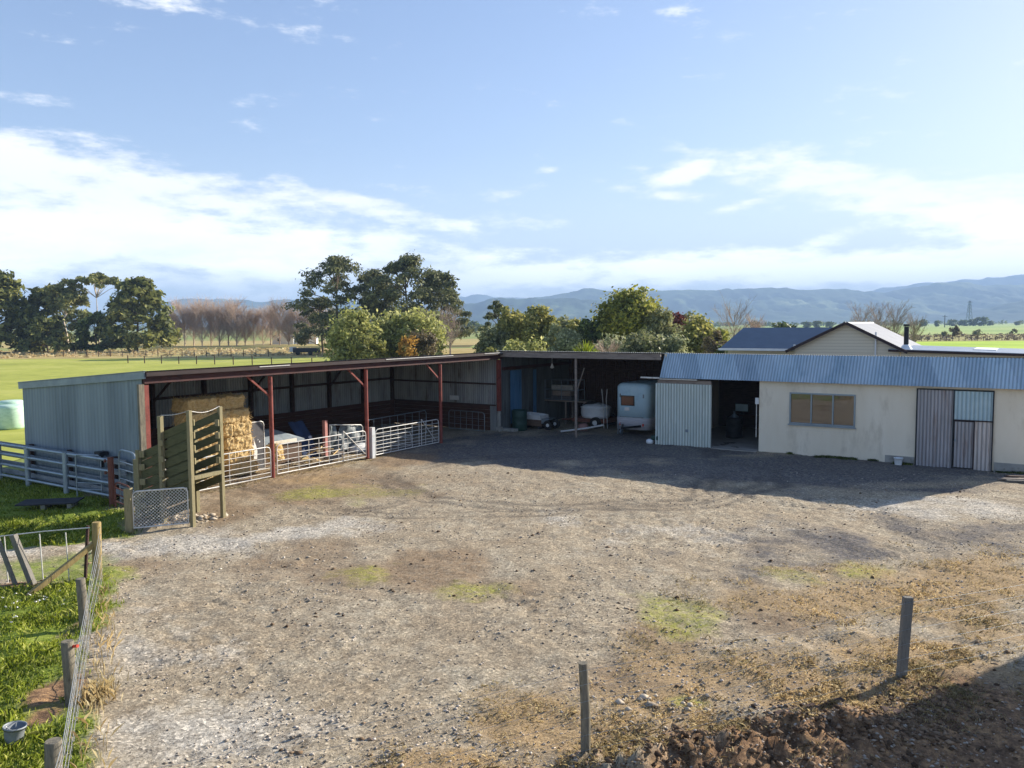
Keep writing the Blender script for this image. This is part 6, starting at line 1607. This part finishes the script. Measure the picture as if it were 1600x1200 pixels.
blobs_ = [  # azimuth, elevation, half widths, slope, weight
 (-.56, .165, .22, .042, -.10, .62), (-.36, .150, .20, .036, -.16, .60), (-.17, .142, .14, .016, -.22, .50), (-.47, .10, .26, .055, 0, .74), (-.30, .085, .24, .045, 0, .68), (-.14, .075, .22, .028, 0, .36),
 (-.54, .235, .06, .010, .0, .42), (-.39, .350, .055, .014, 0, .40), (.205, .176, .055, .013, .3, .62), (.17, .160, .07, .010, -.18, .36), (.27, .138, .035, .007, .2, .38),
 (.36, .165, .15, .03, -.22, .52), (.50, .120, .15, .034, -.28, .60), (.42, .13, .18, .03, -.2, .22), (.24, .068, .16, .022, 0, .8), (.45, .060, .28, .022, 0, .8), (.0, .058, .16, .02, .1, .66), (.05, .189, .02, .006, 0, .36), (.37, .092, .03, .008, 0, .3), (.62, .09, .12, .04, 0, .4), (-.85, .12, .2, .08, 0, .5)]
tot = None
for (a, e, wa, we, sl_, wt) in blobs_:
    da = math_(nt, 'SUBTRACT', az, a)
    q1 = math_(nt, 'POWER', math_(nt, 'ABSOLUTE', math_(nt, 'DIVIDE', da, wa)), 2.)
    de = math_(nt, 'SUBTRACT', math_(nt, 'SUBTRACT', el, e), math_(nt, 'MULTIPLY', da, sl_))
    q2 = math_(nt, 'POWER', math_(nt, 'ABSOLUTE', math_(nt, 'DIVIDE', de, we)), 2.)
    gsn = math_(nt, 'MULTIPLY', math_(nt, 'EXPONENT', math_(nt, 'MULTIPLY', math_(nt, 'ADD', q1, q2), -1.)), wt)
    tot = gsn if tot is None else math_(nt, 'MAXIMUM', tot, gsn)
mixn = math_(nt, 'ADD', math_(nt, 'MULTIPLY', n1, .55), math_(nt, 'MULTIPLY', n2, .45))
cl = math_(nt, 'ADD', tot, math_(nt, 'MULTIPLY', math_(nt, 'SUBTRACT', mixn, .5), 2.3))
mask = N(nt, 'ShaderNodeMapRange', interpolation_type='SMOOTHSTEP'); nt.links.new(cl, mask.inputs[0]); mask.inputs[1].default_value = .13; mask.inputs[2].default_value = .58
mk = math_(nt, 'MULTIPLY', mask.outputs[0], .95)
sh = N(nt, 'ShaderNodeMapRange', interpolation_type='SMOOTHSTEP'); nt.links.new(math_(nt, 'ADD', n3, math_(nt, 'MULTIPLY', n2, .25)), sh.inputs[0]); sh.inputs[1].default_value = .44; sh.inputs[2].default_value = .72
lowc = N(nt, 'ShaderNodeMapRange', interpolation_type='SMOOTHSTEP'); nt.links.new(el, lowc.inputs[0]); lowc.inputs[1].default_value = .14; lowc.inputs[2].default_value = .05
left = N(nt, 'ShaderNodeMapRange', interpolation_type='SMOOTHSTEP'); nt.links.new(az, left.inputs[0]); left.inputs[1].default_value = .05; left.inputs[2].default_value = -.25
shade = math_(nt, 'MULTIPLY', math_(nt, 'MULTIPLY', sh.outputs[0], lowc.outputs[0]), math_(nt, 'ADD', math_(nt, 'MULTIPLY', left.outputs[0], .75), .2))
SKY_S = .102
lowb = N(nt, 'ShaderNodeMapRange', interpolation_type='SMOOTHSTEP'); nt.links.new(el, lowb.inputs[0]); lowb.inputs[1].default_value = .16; lowb.inputs[2].default_value = .03
white = mix(nt, shade, mix(nt, lowb.outputs[0], (6.2, 6.2, 6.2), (12.5, 12.3, 12.)), (4.6, 4.8, 5.1))
hazeband = N(nt, 'ShaderNodeMapRange', interpolation_type='SMOOTHSTEP'); nt.links.new(el, hazeband.inputs[0]); hazeband.inputs[1].default_value = .22; hazeband.inputs[2].default_value = .0
skyc = mix(nt, 1., sky.outputs[0], (.98, .95, 1.10), 'MULTIPLY')
sdn = mix(nt, 1., mix(nt, 1., skyc, (.05, .05, .05), 'MULTIPLY'), (1., 1., 1.), 'ADD')      # compress the glare towards the sun
skyc = mix(nt, 1., skyc, sdn, 'DIVIDE')
sunward = math_(nt, 'ADD', math_(nt, 'MULTIPLY', math_(nt, 'COSINE', math_(nt, 'SUBTRACT', az, .55)), .6), .4, clamp=True)
skyc = mix(nt, math_(nt, 'MULTIPLY', math_(nt, 'MULTIPLY', hazeband.outputs[0], .6), sunward), skyc, (4.2, 4.75, 5.3))
colr = mix(nt, mk, skyc, white)
nt.links.new(colr, bg.inputs[0]); bg.inputs[1].default_value = SKY_S

cam = bpy.data.cameras.new('camera'); co = bpy.data.objects.new('camera', cam); COL.objects.link(co)
cam.sensor_width = 36.; cam.lens = 36 * 1250 / 1600; cam.clip_end = 30000; cam.clip_start = .1
pitch = math.atan((600 - 508) / 1250); roll = math.atan(.007)
fwd = Vector((0, math.cos(pitch), -math.sin(pitch))); up0 = Vector((0, math.sin(pitch), math.cos(pitch))); rt0 = Vector((1, 0, 0))
rr_ = rt0 * math.cos(roll) - up0 * math.sin(roll); uu_ = rt0 * math.sin(roll) + up0 * math.cos(roll)
m4 = Matrix((rr_, uu_, -fwd)).transposed().to_4x4(); m4.translation = Vector((0, 0, 5.2))
co.matrix_world = m4
scene.camera = co
scene.view_settings.view_transform = 'Standard'; scene.view_settings.look = 'None'; scene.view_settings.exposure = 1.12; scene.view_settings.gamma = 1.
scene.render.engine = 'CYCLES'
scene.cycles.use_denoising = True
scene.cycles.max_bounces = 8; scene.cycles.diffuse_bounces = 4; scene.cycles.volume_bounces = 0
scene.cycles.transparent_max_bounces = 8
